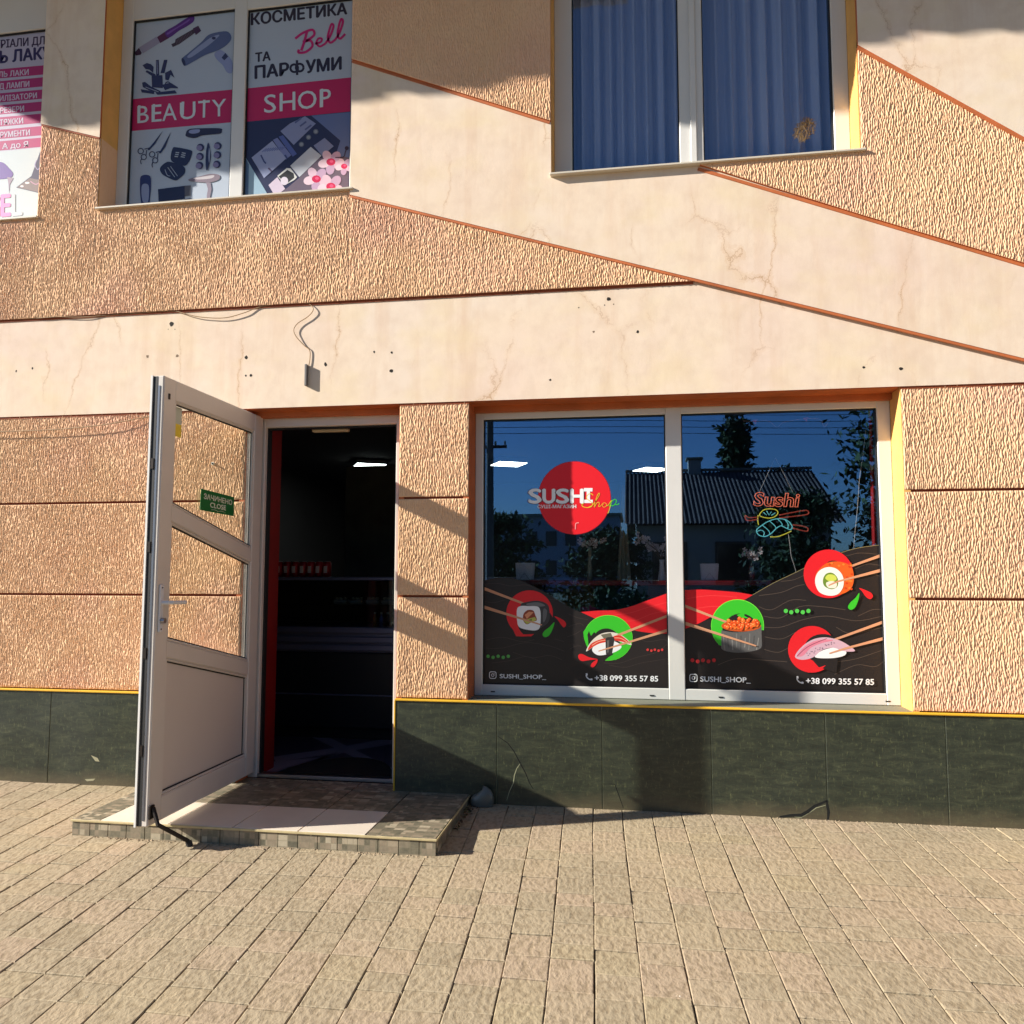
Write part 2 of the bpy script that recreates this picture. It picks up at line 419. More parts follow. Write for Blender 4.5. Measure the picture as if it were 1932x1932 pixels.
def stone_clip(x0, x1, y0, y1):
    # leave room for the entrance step and stop at the wall
    if y1 > -.004: y1 = -.004
    if y1-y0 < .02: return
    X0, X1 = x0+dirx*(y0+y1)/2, x1+dirx*(y0+y1)/2
    if X0 > -2.76 and X1 < -.91 and y0 > -.74: return
    if X0 > -2.76 and X1 < -.91 and y1 > -.74: y1 = -.735
    if y1-y0 < .02: return
    stone(x0, x1, y0, y1)
for i in range(-38, 40):
    y = -6.8+rng.random()*.1; xw = x00+i*CW; wob = rng.uniform(-.003, .003)
    while y < 0:
        L = rng.choice([.105, .14, .15, .15, .19]); stone_clip(xw, xw+CW, y, min(y+L, 0)); y += L
me = bpy.data.meshes.new('pavement'); me.from_pydata(V, [], Fs); me.materials.append(PAVE)
at = me.attributes.new('tint', 'FLOAT', 'FACE'); at.data.foreach_set('value', T); me.update()
pv = bpy.data.objects.new('pavement', me); C.objects.link(pv); tag(pv, kind='structure')

# ------------------------------------------------------------------ building
B = empty('shop_building', (0, 0, 0), 'peach and cream rendered two storey building with grooved stucco, green marble plinth and shop fronts', 'building')

# stucco relief: band-limited streaky height field
NG = 1024; PER = 2.56
rs = np.random.RandomState(5); wn = rs.randn(NG, NG)
fx = np.fft.fftfreq(NG, PER/NG)[None, :]; fz = np.fft.fftfreq(NG, PER/NG)[:, None]
K = np.exp(-((np.abs(fx)-88)**2)/(2*36**2))*np.exp(-(fz**2)/(2*24**2))
H1 = np.real(np.fft.ifft2(np.fft.fft2(wn)*K)); H1 /= H1.std()
K2 = np.exp(-(fx**2)/(2*50**2)-(fz**2)/(2*35**2)); H2 = np.real(np.fft.ifft2(np.fft.fft2(rs.randn(NG, NG))*K2)); H2 /= H2.std()
K3 = np.exp(-(fx**2)/(2*2**2)-(fz**2)/(2*2**2)); H3 = np.real(np.fft.ifft2(np.fft.fft2(rs.randn(NG, NG))*K3)); H3 /= H3.std()
HH = np.tanh(H1*1.9)*(1+.2*np.tanh(H3))+.42*H2
def height(x, z):
    u = (x/PER % 1)*NG; v = (z/PER % 1)*NG
    i = np.floor(u).astype(int); j = np.floor(v).astype(int); a = u-i; b = v-j
    g = lambda jj, ii: HH[jj % NG, ii % NG]
    return (g(j, i)*(1-a)*(1-b)+g(j, i+1)*a*(1-b)+g(j+1, i)*(1-a)*b+g(j+1, i+1)*a*b)
def stucco(quads, y0, name='stucco_panel', amp=.0022, dx=.0025, dz=.0052, back=.02, edge=None):
    V, Fc, mi = [], [], []; o = 0
    edge = edge or STUC
    for (a, b, c, d) in quads:            # BL BR TR TL in (x,z)
        a, b, c, d = map(np.array, (a, b, c, d))
        nx = max(2, int(max(np.linalg.norm(b-a), np.linalg.norm(c-d))/dx)); nz = max(2, int(max(np.linalg.norm(d-a), np.linalg.norm(c-b))/dz))
        s, t = np.meshgrid(np.linspace(0, 1, nx+1), np.linspace(0, 1, nz+1))
        Q = (1-s)[..., None]*(1-t)[..., None]*a+s[..., None]*(1-t)[..., None]*b+s[..., None]*t[..., None]*c+(1-s)[..., None]*t[..., None]*d
        X, Z = Q[..., 0], Q[..., 1]
        wx = np.maximum(np.linalg.norm(b-a), np.linalg.norm(c-d)); wz = max(np.linalg.norm(d-a), np.linalg.norm(c-b))
        e = np.minimum(np.minimum(s, 1-s)*wx, np.minimum(t, 1-t)*wz); mask = np.clip(e/.006, 0, 1)
        Y = y0-.001-(height(X, Z)*amp+amp)*mask
        vv = np.stack([X, Y, Z], -1).reshape(-1, 3); V.append(vv)
        idx = (np.arange((nz)*(nx+1)).reshape(nz, nx+1)[:, :nx]).reshape(-1)+o
        Fc.append(np.stack([idx, idx+1, idx+nx+2, idx+nx+1], -1)); mi.append(np.zeros(len(idx), int))
        o += len(vv)
        sk = np.array([(p[0], yy, p[1]) for p in (a, b, c, d) for yy in (y0-.001, back)]); V.append(sk)
        Fc.append(np.array([(o, o+1, o+3, o+2), (o+2, o+3, o+5, o+4), (o+4, o+5, o+7, o+6), (o+6, o+7, o+1, o)])); mi.append(np.ones(4, int)); o += 8
    V = np.concatenate(V); Fc = np.concatenate(Fc); mi = np.concatenate(mi)
    me = bpy.data.meshes.new(name); me.vertices.add(len(V)); me.vertices.foreach_set('co', V.astype(np.float32).ravel())
    me.loops.add(len(Fc)*4); me.loops.foreach_set('vertex_index', Fc.astype(np.int32).ravel())
    me.polygons.add(len(Fc)); me.polygons.foreach_set('loop_start', np.arange(0, len(Fc)*4, 4, dtype=np.int32)); me.polygons.foreach_set('loop_total', np.full(len(Fc), 4, np.int32))
    me.materials.append(STUC); me.materials.append(edge); me.polygons.foreach_set('material_index', mi.astype(np.int32))
    me.polygons.foreach_set('use_smooth', mi == 0); me.update(); me.validate()
    ob = bpy.data.objects.new(name, me); C.objects.link(ob); ob.parent = B; return ob

XL, XR, ZT = -7.0, 7.0, 6.4
zb = px(700, 764)[1]                     # bottom of the fascia band
zg1, zg2 = px(752, 940)[1], px(752, 1124.7)[1]
zp = px(747, 1317)[1]                    # top of plinth
xd0, xd1 = px(466, 770)[0]-.004, px(752, 1000)[0]      # door opening
xw0, xw1 = px(883.5, 1000)[0], px(1711, 1030)[0]       # shop window opening
zt1 = px(639, 570.5)[1]                  # line under the upper stucco
G = .007
# upper openings
ux0, uz0 = px(189, 399); ux1 = px(664, 368)[0]          # poster window
vx0, vz0 = px(1041, 338.7); vx1 = px(1620, 290)[0]      # curtain window
lx1, lz0 = px(75.5, 414)                                # leftmost poster window
def ln(p, q, x): return p[1]+(q[1]-p[1])*(x-p[0])/(q[0]-p[0])
d1 = (px(658, 371), px(1932, 681)); d2 = (px(1315, 322), px(1932, 505))
d3 = (px(670, 121), px(1039, 236)); d4 = (px(1612, 98), px(1932, 276)); c1 = (px(88, 240), px(196, 265))
jx = (lambda s: s)(0)
# where d1 meets zt1
k1 = (d1[1][1]-d1[0][1])/(d1[1][0]-d1[0][0]); xj = d1[0][0]+(zt1-d1[0][1])/k1

# backing wall with openings (hidden behind the render; keeps light out)
WALLM = mat('brick_backing', (120, 100, 84), .9)
mb = MB(); yb0, yb1 = .022, .30
def wallpieces(holes, x0, x1, z0, z1):
    xs = sorted({x0, x1}|{h[0] for h in holes}|{h[1] for h in holes})
    for a, b in zip(xs, xs[1:]):
        m_ = (a+b)/2; hs = sorted([(h[2], h[3]) for h in holes if h[0] < m_ < h[1]]); z = z0
        for h0, h1 in hs:
            if h0 > z: mb.box(a, b, yb0, yb1, z, h0, WALLM)
            z = h1
        if z < z1: mb.box(a, b, yb0, yb1, z, z1, WALLM)
RING = .03
wallpieces([(xd0-RING, xd1+RING, -.1, zb+RING), (xw0-RING, xw1+RING, zp-.06, zb+RING), (ux0-RING, ux1+RING, uz0-RING, ZT-.6), (vx0-RING, vx1+RING, vz0-RING, ZT-.6), (-5.2, lx1+RING, lz0-RING, ZT-.9)], XL, XR, -.3, ZT+.6)
mb.build('wall', B)

def ring(x0, x1, z0, z1, yf, yb, mt, bottom=True, mtop=None, ml=None, fill=0):
    """painted reveal lining an opening, 3 mm proud of the render edges"""
    r = MB(); e = .003
    r.box(x0-RING, x0+e, yf, yb, z0-RING, z1+RING, ml or mt);
    if fill: r.box(x0+e+.0005, x1-e-.0005, yb-fill, yb-.003, z1-.036, z1-e, mtop or mt)
    r.box(x1-e, x1+RING, yf, yb, z0-RING, z1+RING, mt)
    r.box(x0+e, x1-e, yf, yb, z1-e, z1+RING, mtop or mt)
    if bottom: r.box(x0+e, x1-e, yf, yb, z0-RING, z0+e, mt)
    return r.build('reveal', B)

# --- ground floor stucco blocks (grooves between courses)
def blocks(x0, x1, tz=zb):
    q = []
    for a, b in ((zp+.006, zg2-G), (zg2+G, zg1-G), (zg1+G, tz+.02 if tz == zb else tz)):
        q.append(((x0, a), (x1, a), (x1, b), (x0, b)))
    return q
xs_left = px(-40, 1100)[0]
for nm, (a, b) in (('l', (xs_left, xd0)), ('p', (xd1, xw0)), ('r', (xw1, px(1990, 1000)[0]))):
    for q in blocks(a, b): stucco([q], 0., edge=BROWN)
stucco(blocks(XL, xs_left-.001), 0., dx=.0042, dz=.009, edge=BROWN); stucco(blocks(px(1990, 1000)[0]+.001, XR), 0., dx=.0042, dz=.009, edge=BROWN)
mb = MB()
for a, b in ((XL, xd0-.001), (xd1+.001, xw0-.001), (xw1+.001, XR)):
    mb.box(a, b, .010, .0219, zp-.02, zb+.02, BROWN)
mb.build('groove_backing', B)

# --- plaster bands, each layer a little prouder than the one below
def band(name, pts, y0, back=.0215, marks=None):
    b = MB(); b.prism(pts, y0, back, PLAST, ORANGE)
    if marks: marks(b)
    return b.build(name, B)
HOLE = mat('hole_dark', (34, 28, 24), .9); HOLEL = mat('filler_patch', (128, 108, 88), .9)
def marks(b):
    z4 = lambda x, y: (x*.33069, 511.1+y*.33069)
    zB = lambda x, y: (638.9+x*.33861, y*.33861)
    L = [z4(92, 572), z4(185, 556), z4(842, 489), z4(1010, 486), z4(1404, 494), z4(1403, 597), z4(1432, 597), z4(980, 303), z4(960, 333), z4(998, 333), z4(1857, 533),
         (706, 664), (739, 665), (738, 700), (1038, 717), (1630, 693), zB(1505, 1667), zB(1482, 1700), zB(1532, 1695), zB(1338, 1714), (1120, 626), (1203, 626), (1700, 696)]
    for k, (u, v) in enumerate(L):
        x, z = px(u, v, -.012); r = rng.uniform(.007, .014) if k not in (7,) else .017
        if k in (8, 9, 17, 18, 19): r = .004
        pts = [(x+r*rng.uniform(.6, 1.15)*math.cos(t), -.0124, z+r*rng.uniform(.6, 1.15)*math.sin(t)) for t in [2*math.pi*i/9 for i in range(9)]]
        b.add(pts, [list(range(9))], HOLEL if k in (2, 3, 8, 9, 20) else HOLE)
yF, yS1, yD1, yS2, yD2 = -.012, -.024, -.036, -.048, -.060
zR = ln(*d1, XR)
xz = d1[0][0]+(zb-d1[0][1])/k1
LAP = .05
band('fascia_band', [(XL, zb), (min(xz, XR), zb), (xj+.1, zt1+LAP-.02), (xj-.1, zt1+LAP), (XL, zt1+LAP)] if xz < XR else [(XL, zb), (XR, zb), (XR, zR+LAP), (xj+.15, zt1+LAP-.04), (XL, zt1+LAP)], yF, marks=marks)
# strip of edge paint under the fascia, coloured brown for the shadow there
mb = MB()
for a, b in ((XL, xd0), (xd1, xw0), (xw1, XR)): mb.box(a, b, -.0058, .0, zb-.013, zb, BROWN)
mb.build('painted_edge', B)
# upper stucco triangle S1 (left) : quads bounded by zt1, d1 and the windows
a0 = px(0, 500)[0]-.3
S1 = []
lsx = lx1
zc = lambda x: ln(*c1, x)
S1.append(((a0, zt1), (lsx, zt1), (lsx, lz0), (a0, lz0)))
S1.append(((lsx, zt1), (ux0, zt1), (ux0, zc(ux0)+.03), (lsx, zc(lsx)+.03)))
S1.append(((ux0, zt1), (ux1, zt1), (ux1, uz0), (ux0, uz0)))
S1.append(((ux1, zt1), (xj, zt1), (xj, zt1+.01), (ux1, uz0)))
for q in S1[:1]: stucco([q], yS1, edge=BROWN)
stucco([S1[1]], yS1, edge=BROWN); stucco([S1[2], S1[3]], yS1, edge=BROWN)
stucco([((XL, zt1), (a0-.001, zt1), (a0-.001, lz0), (XL, lz0))], yS1, dx=.0042, dz=.009, edge=BROWN)
# diagonal plaster band D1
dn1 = ln(*d1, XR)
band('plaster_band', [(ux1, ln(*d1, ux1)), (XR, dn1), (XR, ln(*d2, XR)+LAP), (d2[0][0]+.1, ln(*d2, d2[0][0]+.1)+LAP*.3), (d2[0][0]-.02, vz0-.0), (vx0, vz0), (vx0, ln(*d3, vx0)+.03), (ux1, ln(*d3, ux1)+.03)], yD1)
# column plaster
band('plaster_band', [(lx1, zc(lx1)), (ux0, zc(ux0)), (ux0, ZT+.4), (lx1, ZT+.4)], yD1)
# S2 stucco between the upper windows
z3 = lambda x: ln(*d3, x)
stucco([((ux1, z3(ux1)), (vx0, z3(vx0)), (vx0, 5.3), (ux1, 5.3))], yS2, edge=ORANGE)
# S3 stucco right
z2 = lambda x: ln(*d2, x); z4_ = lambda x: ln(*d4, x); xr3 = px(1932, 400)[0]+.25
stucco([((d2[0][0], vz0-.001), (vx1, z2(vx1)), (vx1, vz0), (d2[0][0], vz0)), ((vx1, z2(vx1)), (xr3, z2(xr3)), (xr3, z4_(xr3)+.03), (vx1, z4_(vx1)+.03))], yS2, edge=ORANGE)
stucco([((xr3+.001, z2(xr3)), (XR, z2(XR)), (XR, z4_(XR)+.03), (xr3+.001, z4_(xr3)+.03))], yS2, dx=.0042, dz=.009, edge=ORANGE)
band('plaster_band', [(vx1, z4_(vx1)), (XR, z4_(XR)), (XR, ZT+.4), (vx1, ZT+.4)], yD2)
# painted orange edge strips along the diagonals
def strip(p, q, y, w_, mt=ORANGE, up=0.):
    t = np.array(q)-np.array(p); t = t/np.linalg.norm(t); nrm = np.array([t[1], -t[0]])
    if nrm[1] > 0: nrm = -nrm
    P = [np.array(p)+nrm*w_, np.array(q)+nrm*w_, np.array(q)-nrm*up, np.array(p)-nrm*up]
    s_ = MB(); s_.prism([tuple(a) for a in P], y-.0045, y+.002, mt); return s_.build('painted_edge', B)
strip((ux1+.01, ln(*d1, ux1+.01)), (XR, ln(*d1, XR)), yS1-.0045, .014)
strip((d2[0][0]+.005, z2(d2[0][0]+.005)), (XR, z2(XR)), yD1, .017)
strip((ux1+.004, z3(ux1+.004)), (vx0-.004, z3(vx0-.004)), yD1, .016)
strip((vx1+.004, z4_(vx1+.004)), (XR, z4_(XR)), yS2-.0048, .018)
strip((lx1+.004, zc(lx1+.004)), (ux0-.004, zc(ux0-.004)), yS1-.0045, .010, BROWN)
strip((XL, zt1), (xj-.04, zt1), yF, .014, BROWN)  # level edge of orange paint; brown puts the overhang's shadow into the colour
# eaves above the picture (their shadow crosses the upper windows)
mb = MB(); EV = mat('eaves_soffit', (205, 190, 170), .8)
EO = 1.15; ez = px(1000, 166)[1]+EO*1.42
mb.box(XL, XR, -EO, .02, ez+.05, ez+.2, EV)
for i in range(0, 140):
    x = XL+i*.1; d = .02*math.sin(i*.63)+.014*math.sin(i*1.7+1)
    mb.box(x, x+.1, -EO-.04, -EO, ez-.005+d, ez+.21, EV)
mb.build('eaves', B)
mb = MB(); mb.box(XL, XR, -EO, 7.6, max(ez+.22, ZT+.7), ZT+.8, EV); mb.box(XL, XR, .3, 7.6, 2.9, 3.0, EV)
mb.box(XL-.2, XL, -.05, 7.6, -.3, ZT+.7, PLAST); mb.box(XR, XR+.2, -.05, 7.6, -.3, ZT+.7, PLAST); mb.box(XL, XR, 7.5, 7.6, -.3, ZT+.7, PLAST)
mb.build('roof', B)

# --- plinth of green marble slabs
jx_ = [px(u, 1440)[0] for u in (-115, 94, 300)]+[px(u, 1430)[0] for u in (938, 1136.5, 1342, 1557.5, 1784)]
for side in ((XL, xd0), (xd1, XR)):
    mb = MB(); x = side[0]
    js = [j for j in jx_ if side[0]+.03 < j < side[1]-.03]
    if side[0] == XL:
        while js[0] > XL+.6: js.insert(0, js[0]-.62)
    else:
        while js[-1] < XR-.6: js.append(js[-1]+.65)
    e = [side[0]]+js+[side[1]]
    for a, b in zip(e, e[1:]): mb.bbox(a+.0018, b-.0018, -.014, .0, -.35, zp-.012, MARB, .002)
    mb.box(side[0]+.001, side[1]-.001, -.0105, .0, -.35, zp-.02, mat('grout_light', (120, 122, 96), .8))
    if side[0] == xd1:
        def crack(pts, wd, M):
            V2 = []
            P = [px(*p, -.014) for p in pts]; n_ = len(P)
            for i, p in enumerate(P):
                a = P[max(i-1, 0)]; b = P[min(i+1, n_-1)]; t = (b[0]-a[0], b[1]-a[1]); d = math.hypot(*t)
                wv = wd*(.35+.65*math.sin(math.pi*(i+.5)/n_))
                V2 += [(p[0]-t[1]/d*wv, -.01445, p[1]+t[0]/d*wv), (p[0]+t[1]/d*wv, -.01445, p[1]-t[0]/d*wv)]
            mb.add(V2, [(2*i, 2*i+1, 2*i+3, 2*i+2) for i in range(n_-1)], M)
        zz = lambda x, y: ((1340+x*.18634)/1.56522, (2200+y*.18634)/1.56522)
        DK = mat('crack_dark', (8, 10, 8), .9); LT = mat('crack_edge', (150, 150, 120), .8)
        crack([(939, 1389), (958, 1402), (970, 1418), zz(1050, 280), zz(1140, 450), zz(1200, 600), zz(1260, 700)], .0030, DK)
        crack([zz(1060, 285), zz(1000, 370), zz(960, 480), zz(945, 600), zz(880, 740), zz(840, 880)], .0024, LT)
        crack([(1137, 1479), (1160, 1479.5), (1166, 1496), (1176, 1524)], .0022, DK)
        z5 = lambda x, y: ((2250+x*.40062)/1.56522, (2050+y*.40062)/1.56522)
        crack([z5(130, 905), z5(220, 893), z5(290, 893), z5(340, 865), z5(390, 825), z5(475, 788)], .009, DK)
        crack([z5(240, 905), z5(290, 908), z5(340, 880), z5(400, 838), z5(470, 818)], .0022, LT)
        crack([z5(478, 780), z5(484, 830), z5(492, 870), z5(486, 925)], .007, DK)
    else:
        for pts in ([(172, 1425), (184, 1430), (188, 1437), (180, 1436)], [(160, 1470), (180, 1469), (176, 1473), (164, 1474)]):
            mb.add([(px(*p, -.014)[0], -.0146, px(*p, -.014)[1]) for p in pts], [[3, 2, 1, 0]], mat('chip_pale', (150, 146, 118), .8))
    mb.build('plinth', B)
    mb = MB(); mb.bbox(side[0]-.004 if side[0] == xd1 else side[0], side[1]+.004 if side[0] == XL else side[1], -.024, .0, zp-.012, zp, YTRIM, .003)
    if side[0] == xd1: mb.bbox(xd1-.008, xd1, -.018, .02, .045, zp-.012, YTRIM, .002)
    mb.build('plinth_trim', B)

# --- reveals
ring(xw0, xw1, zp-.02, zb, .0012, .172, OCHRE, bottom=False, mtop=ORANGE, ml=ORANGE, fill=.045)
ring(xd0, xd1, -.1, zb, .0012, .2, ORANGE, bottom=False)
mb = MB(); mb.box(xd0+.0035, xd1-.0035, .085, .1295, zb-.036, zb-.0031, ORANGE); mb.build('soffit', B)
ring(ux0, ux1, uz0, ZT-.62, -.022, .2, OCHRE); ring(vx0, vx1, vz0, ZT-.62, -.034, .2, OCHRE); ring(-5.15, lx1, lz0, ZT-.92, -.022, .2, OCHRE)
# lower part of the poster-window reveal is grooved stucco like the wall
mb = MB(); mb.box(ux0+.003, ux0+.0045, -.02, .198, uz0+.003, zc(ux0), STUC); mb.build('reveal', B)

# --- windows: parent 'window' = frame mesh with panes/films below
def window(name, x0, x1, z0, z1, panes, yf=.17, depth=.06, gy=.196, gl=GLASS, pv=PVC, clips=()):
    """panes: list of (xa,xb,za,zb) openings, left to right"""
    fr = MB(); yb = yf+depth
    xs = [x0]+[v for p in panes for v in (p[0], p[1])]+[x1]
    zb_, zt_ = panes[0][2], panes[0][3]
    for i in range(0, len(xs), 2): fr.bbox(xs[i], xs[i+1], yf, yb, z0, z1, pv, .004)
    for p in panes:
        fr.bbox(p[0]-.002, p[1]+.002, yf+.002, yb, z0, p[2], pv, .004); fr.bbox(p[0]-.002, p[1]+.002, yf+.002, yb, p[3], z1, pv, .004)
        g_ = .006                                            # black glazing gasket round the pane
        fr.box(p[0], p[0]+g_, yf+.012, yb-.002, p[2], p[3], GASK); fr.box(p[1]-g_, p[1], yf+.012, yb-.002, p[2], p[3], GASK)
        fr.box(p[0]+g_, p[1]-g_, yf+.012, yb-.002, p[2], p[2]+g_*.6, GASK); fr.box(p[0]+g_, p[1]-g_, yf+.012, yb-.002, p[3]-g_, p[3], GASK)
    for cx in clips: fr.box(cx-.012, cx+.012, yf-.0015, yf+.004, z0+.02, z0+.026, GASK)
    W_ = fr.build('window', B); 
    for p in panes:
        g = MB(); g.box(p[0]+.003, p[1]-.003, gy, gy+.006, p[2]+.002, p[3]-.003, gl); g.build('pane', W_)
    return W_
P2 = lambda u, v, y=.17: px(u, v, y)
pa = (P2(911, 1040)[0], P2(1258.5, 1040)[0]); pb = (P2(1289, 1040)[0], P2(1663.5, 1040)[0])
zpt, zpb = P2(1265, 781)[1], P2(1265, 1299.5)[1]
shopwin = window('window', xw0+.003, xw1-.003, P2(1265, 1321)[1], zb-.0035, [(*pa, zpb, zpt), (*pb, zpb, zpt)], gl=GLASS, clips=[P2(u, 1310)[0] for u in (930, 1230, 1360, 1675)])
shopwin['label'] = 'wide two pane shop window with sushi graphics'
mb = MB()
mb.add([(xw0+.003, -.012, zp+.001), (xw1-.003, -.012, zp+.001), (xw1-.003, .18, P2(1265, 1321)[1]-.001), (xw0+.003, .18, P2(1265, 1321)[1]-.001), (xw0+.003, -.012, zp-.03), (xw1-.003, -.012, zp-.03), (xw1-.003, .18, zp-.03), (xw0+.003, .18, zp-.03)],
       [(0, 1, 2, 3), (4, 5, 1, 0), (7, 6, 5, 4), (5, 6, 2, 1), (4, 0, 3, 7)], GREYSILL)
mb.build('sill', shopwin)

# upper poster window
uy = .13
PU = lambda u, v: px(u, v, .13)
up1 = (P2(244.5, 200, uy)[0], P2(437, 200, uy)[0]); up2 = (P2(461.5, 200, uy)[0], P2(664.5, 100, uy)[0]-.004)
uzb = P2(437, 378.5, uy)[1]
wt = ZT-.66
postwin = window('window', ux0+.003, ux1-.003, uz0-.02, wt, [(*up1, uzb, P2(340, 27, uy)[1]), (*up2, uzb, P2(560, 6, uy)[1])], gl=UGLASS, yf=.13, gy=.156)
postwin['label'] = 'upper window covered by beauty shop posters'
mb = MB(); mb.bbox(ux0-.002, ux1+.02, -.05, .2, uz0-.006, uz0+.006, mat('sill_metal', (206, 196, 180), .45), .002); mb.build('sill', postwin)
# leftmost poster window
lp = (-4.9, lx1-.008)
leftwin = window('window', -5.14, lx1-.003, lz0-.02, wt-.3, [(*lp, P2(0, 413, .13)[1], P2(40, 58, .13)[1])], gl=UGLASS, yf=.13, gy=.156)
leftwin['label'] = 'upper window at the left edge with a nail polish poster'
mb = MB(); mb.bbox(-5.15, lx1+.012, -.045, .2, lz0-.006, lz0+.006, _mats['sill_metal'], .002); mb.build('sill', leftwin)
# curtain window
va = (PU(1078.8, 150)[0], PU(1280.5, 150)[0]); vb = (PU(1325.5, 150)[0], PU(1571, 150)[0])
vzb = PU(1280, 307)[1]
curtwin = window('window', vx0+.003, vx1-.003, vz0-.02, wt, [(*va, vzb, wt-.08), (*vb, vzb+.035-.035, wt-.08)], gl=UGLASS, yf=.13, gy=.156)
curtwin['label'] = 'upper window with pleated curtains behind blue glass'
fr = MB(); xc = (va[1]+vb[0])/2
fr.bbox(xc-.006, xc+.028, .118, .13, vzb-.04, wt-.02, PVC, .003); fr.build('astragal', curtwin)
mb = MB(); mb.bbox(vx0-.004, vx1+.02, -.07, .2, vz0-.006, vz0+.006, _mats['sill_metal'], .002); mb.build('sill', curtwin)

# ------------------------------------------------------------------ printed films
BLK, REDC, GRN = (38, 33, 33), (222, 34, 42), (58, 190, 44)
WHT, SKIN = (236, 236, 238), (206, 150, 116)
FY = .1955
def film(art, name, parent, label=None):
    o = art.build(name, parent)
    if label: o['label'] = label
    return o
def dots(A, L, r, c):
    for x, y in L: A.ell(x, y, r, r, c, n=14)
    pass
def insta(A, cx, cy, s, c=WHT):
    k = s/2; q = k*.5; P = []
    for sx, sy in ((1, 1), (-1, 1), (-1, -1), (1, -1)):
        a0 = math.atan2(sy, sx)-math.pi/4
        for t in (0, .25, .5, .75, 1): P.append((cx+sx*(k-q)+q*math.cos(a0+t*math.pi/2), cy+sy*(k-q)+q*math.sin(a0+t*math.pi/2)))
    P.append(P[0]); A.stroke(P, s*.11, c, sm=False); A.ring(cx, cy, s*.2, s*.1, c); A.ell(cx+s*.26, cy-s*.26, s*.055, s*.055, c, n=8)
def phone(A, x, y, s, c=WHT):
    A.stroke([(x+.08*s, y+.1*s), (x+.02*s, y+.4*s), (x+.3*s, y+.78*s), (x+.78*s, y+.98*s)], .17*s, c)
    A.stroke([(x+.05*s, y+.0*s), (x+.12*s, y+.32*s)], .26*s, c, sm=False); A.stroke([(x+.62*s, y+.86*s), (x+.92*s, y+.93*s)], .27*s, c, sm=False)
def waves(A, L, wd=4, c=(66, 56, 54)):
    for l in L: A.stroke(l, wd, c)
    pass
def brushring(A, cx, cy, rx, ry, c, hole, cut, ends, bg=BLK):
    A.ell(cx, cy, rx, ry, c, n=40); A.ell(*hole, bg, n=30)
    if cut: A.poly(cut, bg)
    for e in ends: A.poly(e, c)

# left pane
M_ = 1/1.56522
A = Art(FY, (1420*M_, 1440*M_, 600/1900*M_)); A.up()
A.poly(smoothline([(20, 872), (120, 848), (220, 842), (330, 856), (450, 902), (600, 978), (750, 1072), (850, 1128), (940, 1168)], 4)+[(1200, 1215), (1450, 1260), (1752, 1200), (1760, 1868), (18, 1842)], BLK)
waves(A, [[(22, 905), (150, 895), (280, 920), (420, 910), (520, 950)], [(22, 1000), (90, 985), (200, 1010)], [(22, 1060), (120, 1075), (220, 1050)],
          [(520, 1015), (600, 1045), (720, 1050), (800, 1090)], [(820, 1180), (900, 1215), (1000, 1235)], [(820, 1300), (920, 1270), (960, 1290)], [(810, 1395), (880, 1370), (945, 1330)],
          [(30, 1430), (200, 1400), (400, 1440), (600, 1400), (780, 1440)], [(30, 1500), (200, 1500), (420, 1450), (640, 1480), (780, 1530)], [(300, 1540), (480, 1590), (640, 1570), (760, 1610)],
          [(100, 1640), (260, 1620), (420, 1580), (560, 1630)], [(830, 1510), (900, 1480), (980, 1490)], [(1150, 1640), (1300, 1640), (1450, 1590), (1640, 1540), (1745, 1460)],
          [(1430, 1400), (1560, 1440), (1700, 1420), (1750, 1440)], [(1200, 1660), (1350, 1680), (1500, 1640), (1745, 1600)]])
A.poly(smoothline([(935, 1163), (1100, 1150), (1250, 1145), (1400, 1112), (1550, 1058), (1752, 985)], 5)+smoothline([(1752, 1366), (1600, 1360), (1450, 1338), (1300, 1300), (1150, 1258), (1040, 1212)], 5), REDC)
waves(A, [[(1250, 1190), (1400, 1170), (1560, 1120), (1750, 1070)], [(1300, 1250), (1450, 1240), (1600, 1180), (1750, 1150)]], 3, (240, 70, 70))
brushring(A, 456, 1176, 218, 216, REDC, (512, 1262, 168, 150), [(470, 1410), (540, 1380), (700, 1330), (690, 1220), (760, 1400), (560, 1440)],
          [[(300, 1325), (360, 1370), (430, 1372), (500, 1368), (470, 1390), (390, 1392), (330, 1390)]])
A.poly([(20, 925), (410, 1078), (395, 1092), (20, 955)], SKIN)
A.blob([(372, 1112), (430, 1070), (540, 1058), (620, 1090), (642, 1150), (636, 1250), (560, 1312), (470, 1330)], (62, 60, 62))
A.blob([(430, 1085), (530, 1072), (600, 1100), (560, 1112), (450, 1104)], (112, 112, 114)).blob([(590, 1130), (618, 1150), (610, 1220), (585, 1260), (580, 1180)], (104, 104, 106))
A.blob([(338, 1140), (372, 1108), (450, 1108), (530, 1112), (556, 1150), (560, 1230), (550, 1310), (510, 1335), (430, 1328), (360, 1305), (340, 1250)], WHT)
A.blob([(400, 1180), (440, 1145), (490, 1150), (508, 1190), (524, 1240), (480, 1255), (430, 1278), (396, 1240)], (150, 66, 44))
A.poly([(410, 1190), (450, 1160), (495, 1165), (430, 1230)], (226, 150, 110)).poly([(400, 1245), (450, 1225), (505, 1210), (522, 1238), (430, 1276)], (190, 190, 90)).poly([(440, 1240), (480, 1225), (470, 1262)], (110, 130, 60))
A.poly([(20, 1098), (575, 1280), (568, 1290), (20, 1130)], SKIN)
A.blob([(688, 1203), (735, 1218), (785, 1250), (797, 1285), (775, 1306), (750, 1282), (722, 1240)], REDC).blob([(687, 1258), (672, 1320), (640, 1380), (600, 1398), (577, 1375), (595, 1340), (640, 1305)], GRN)
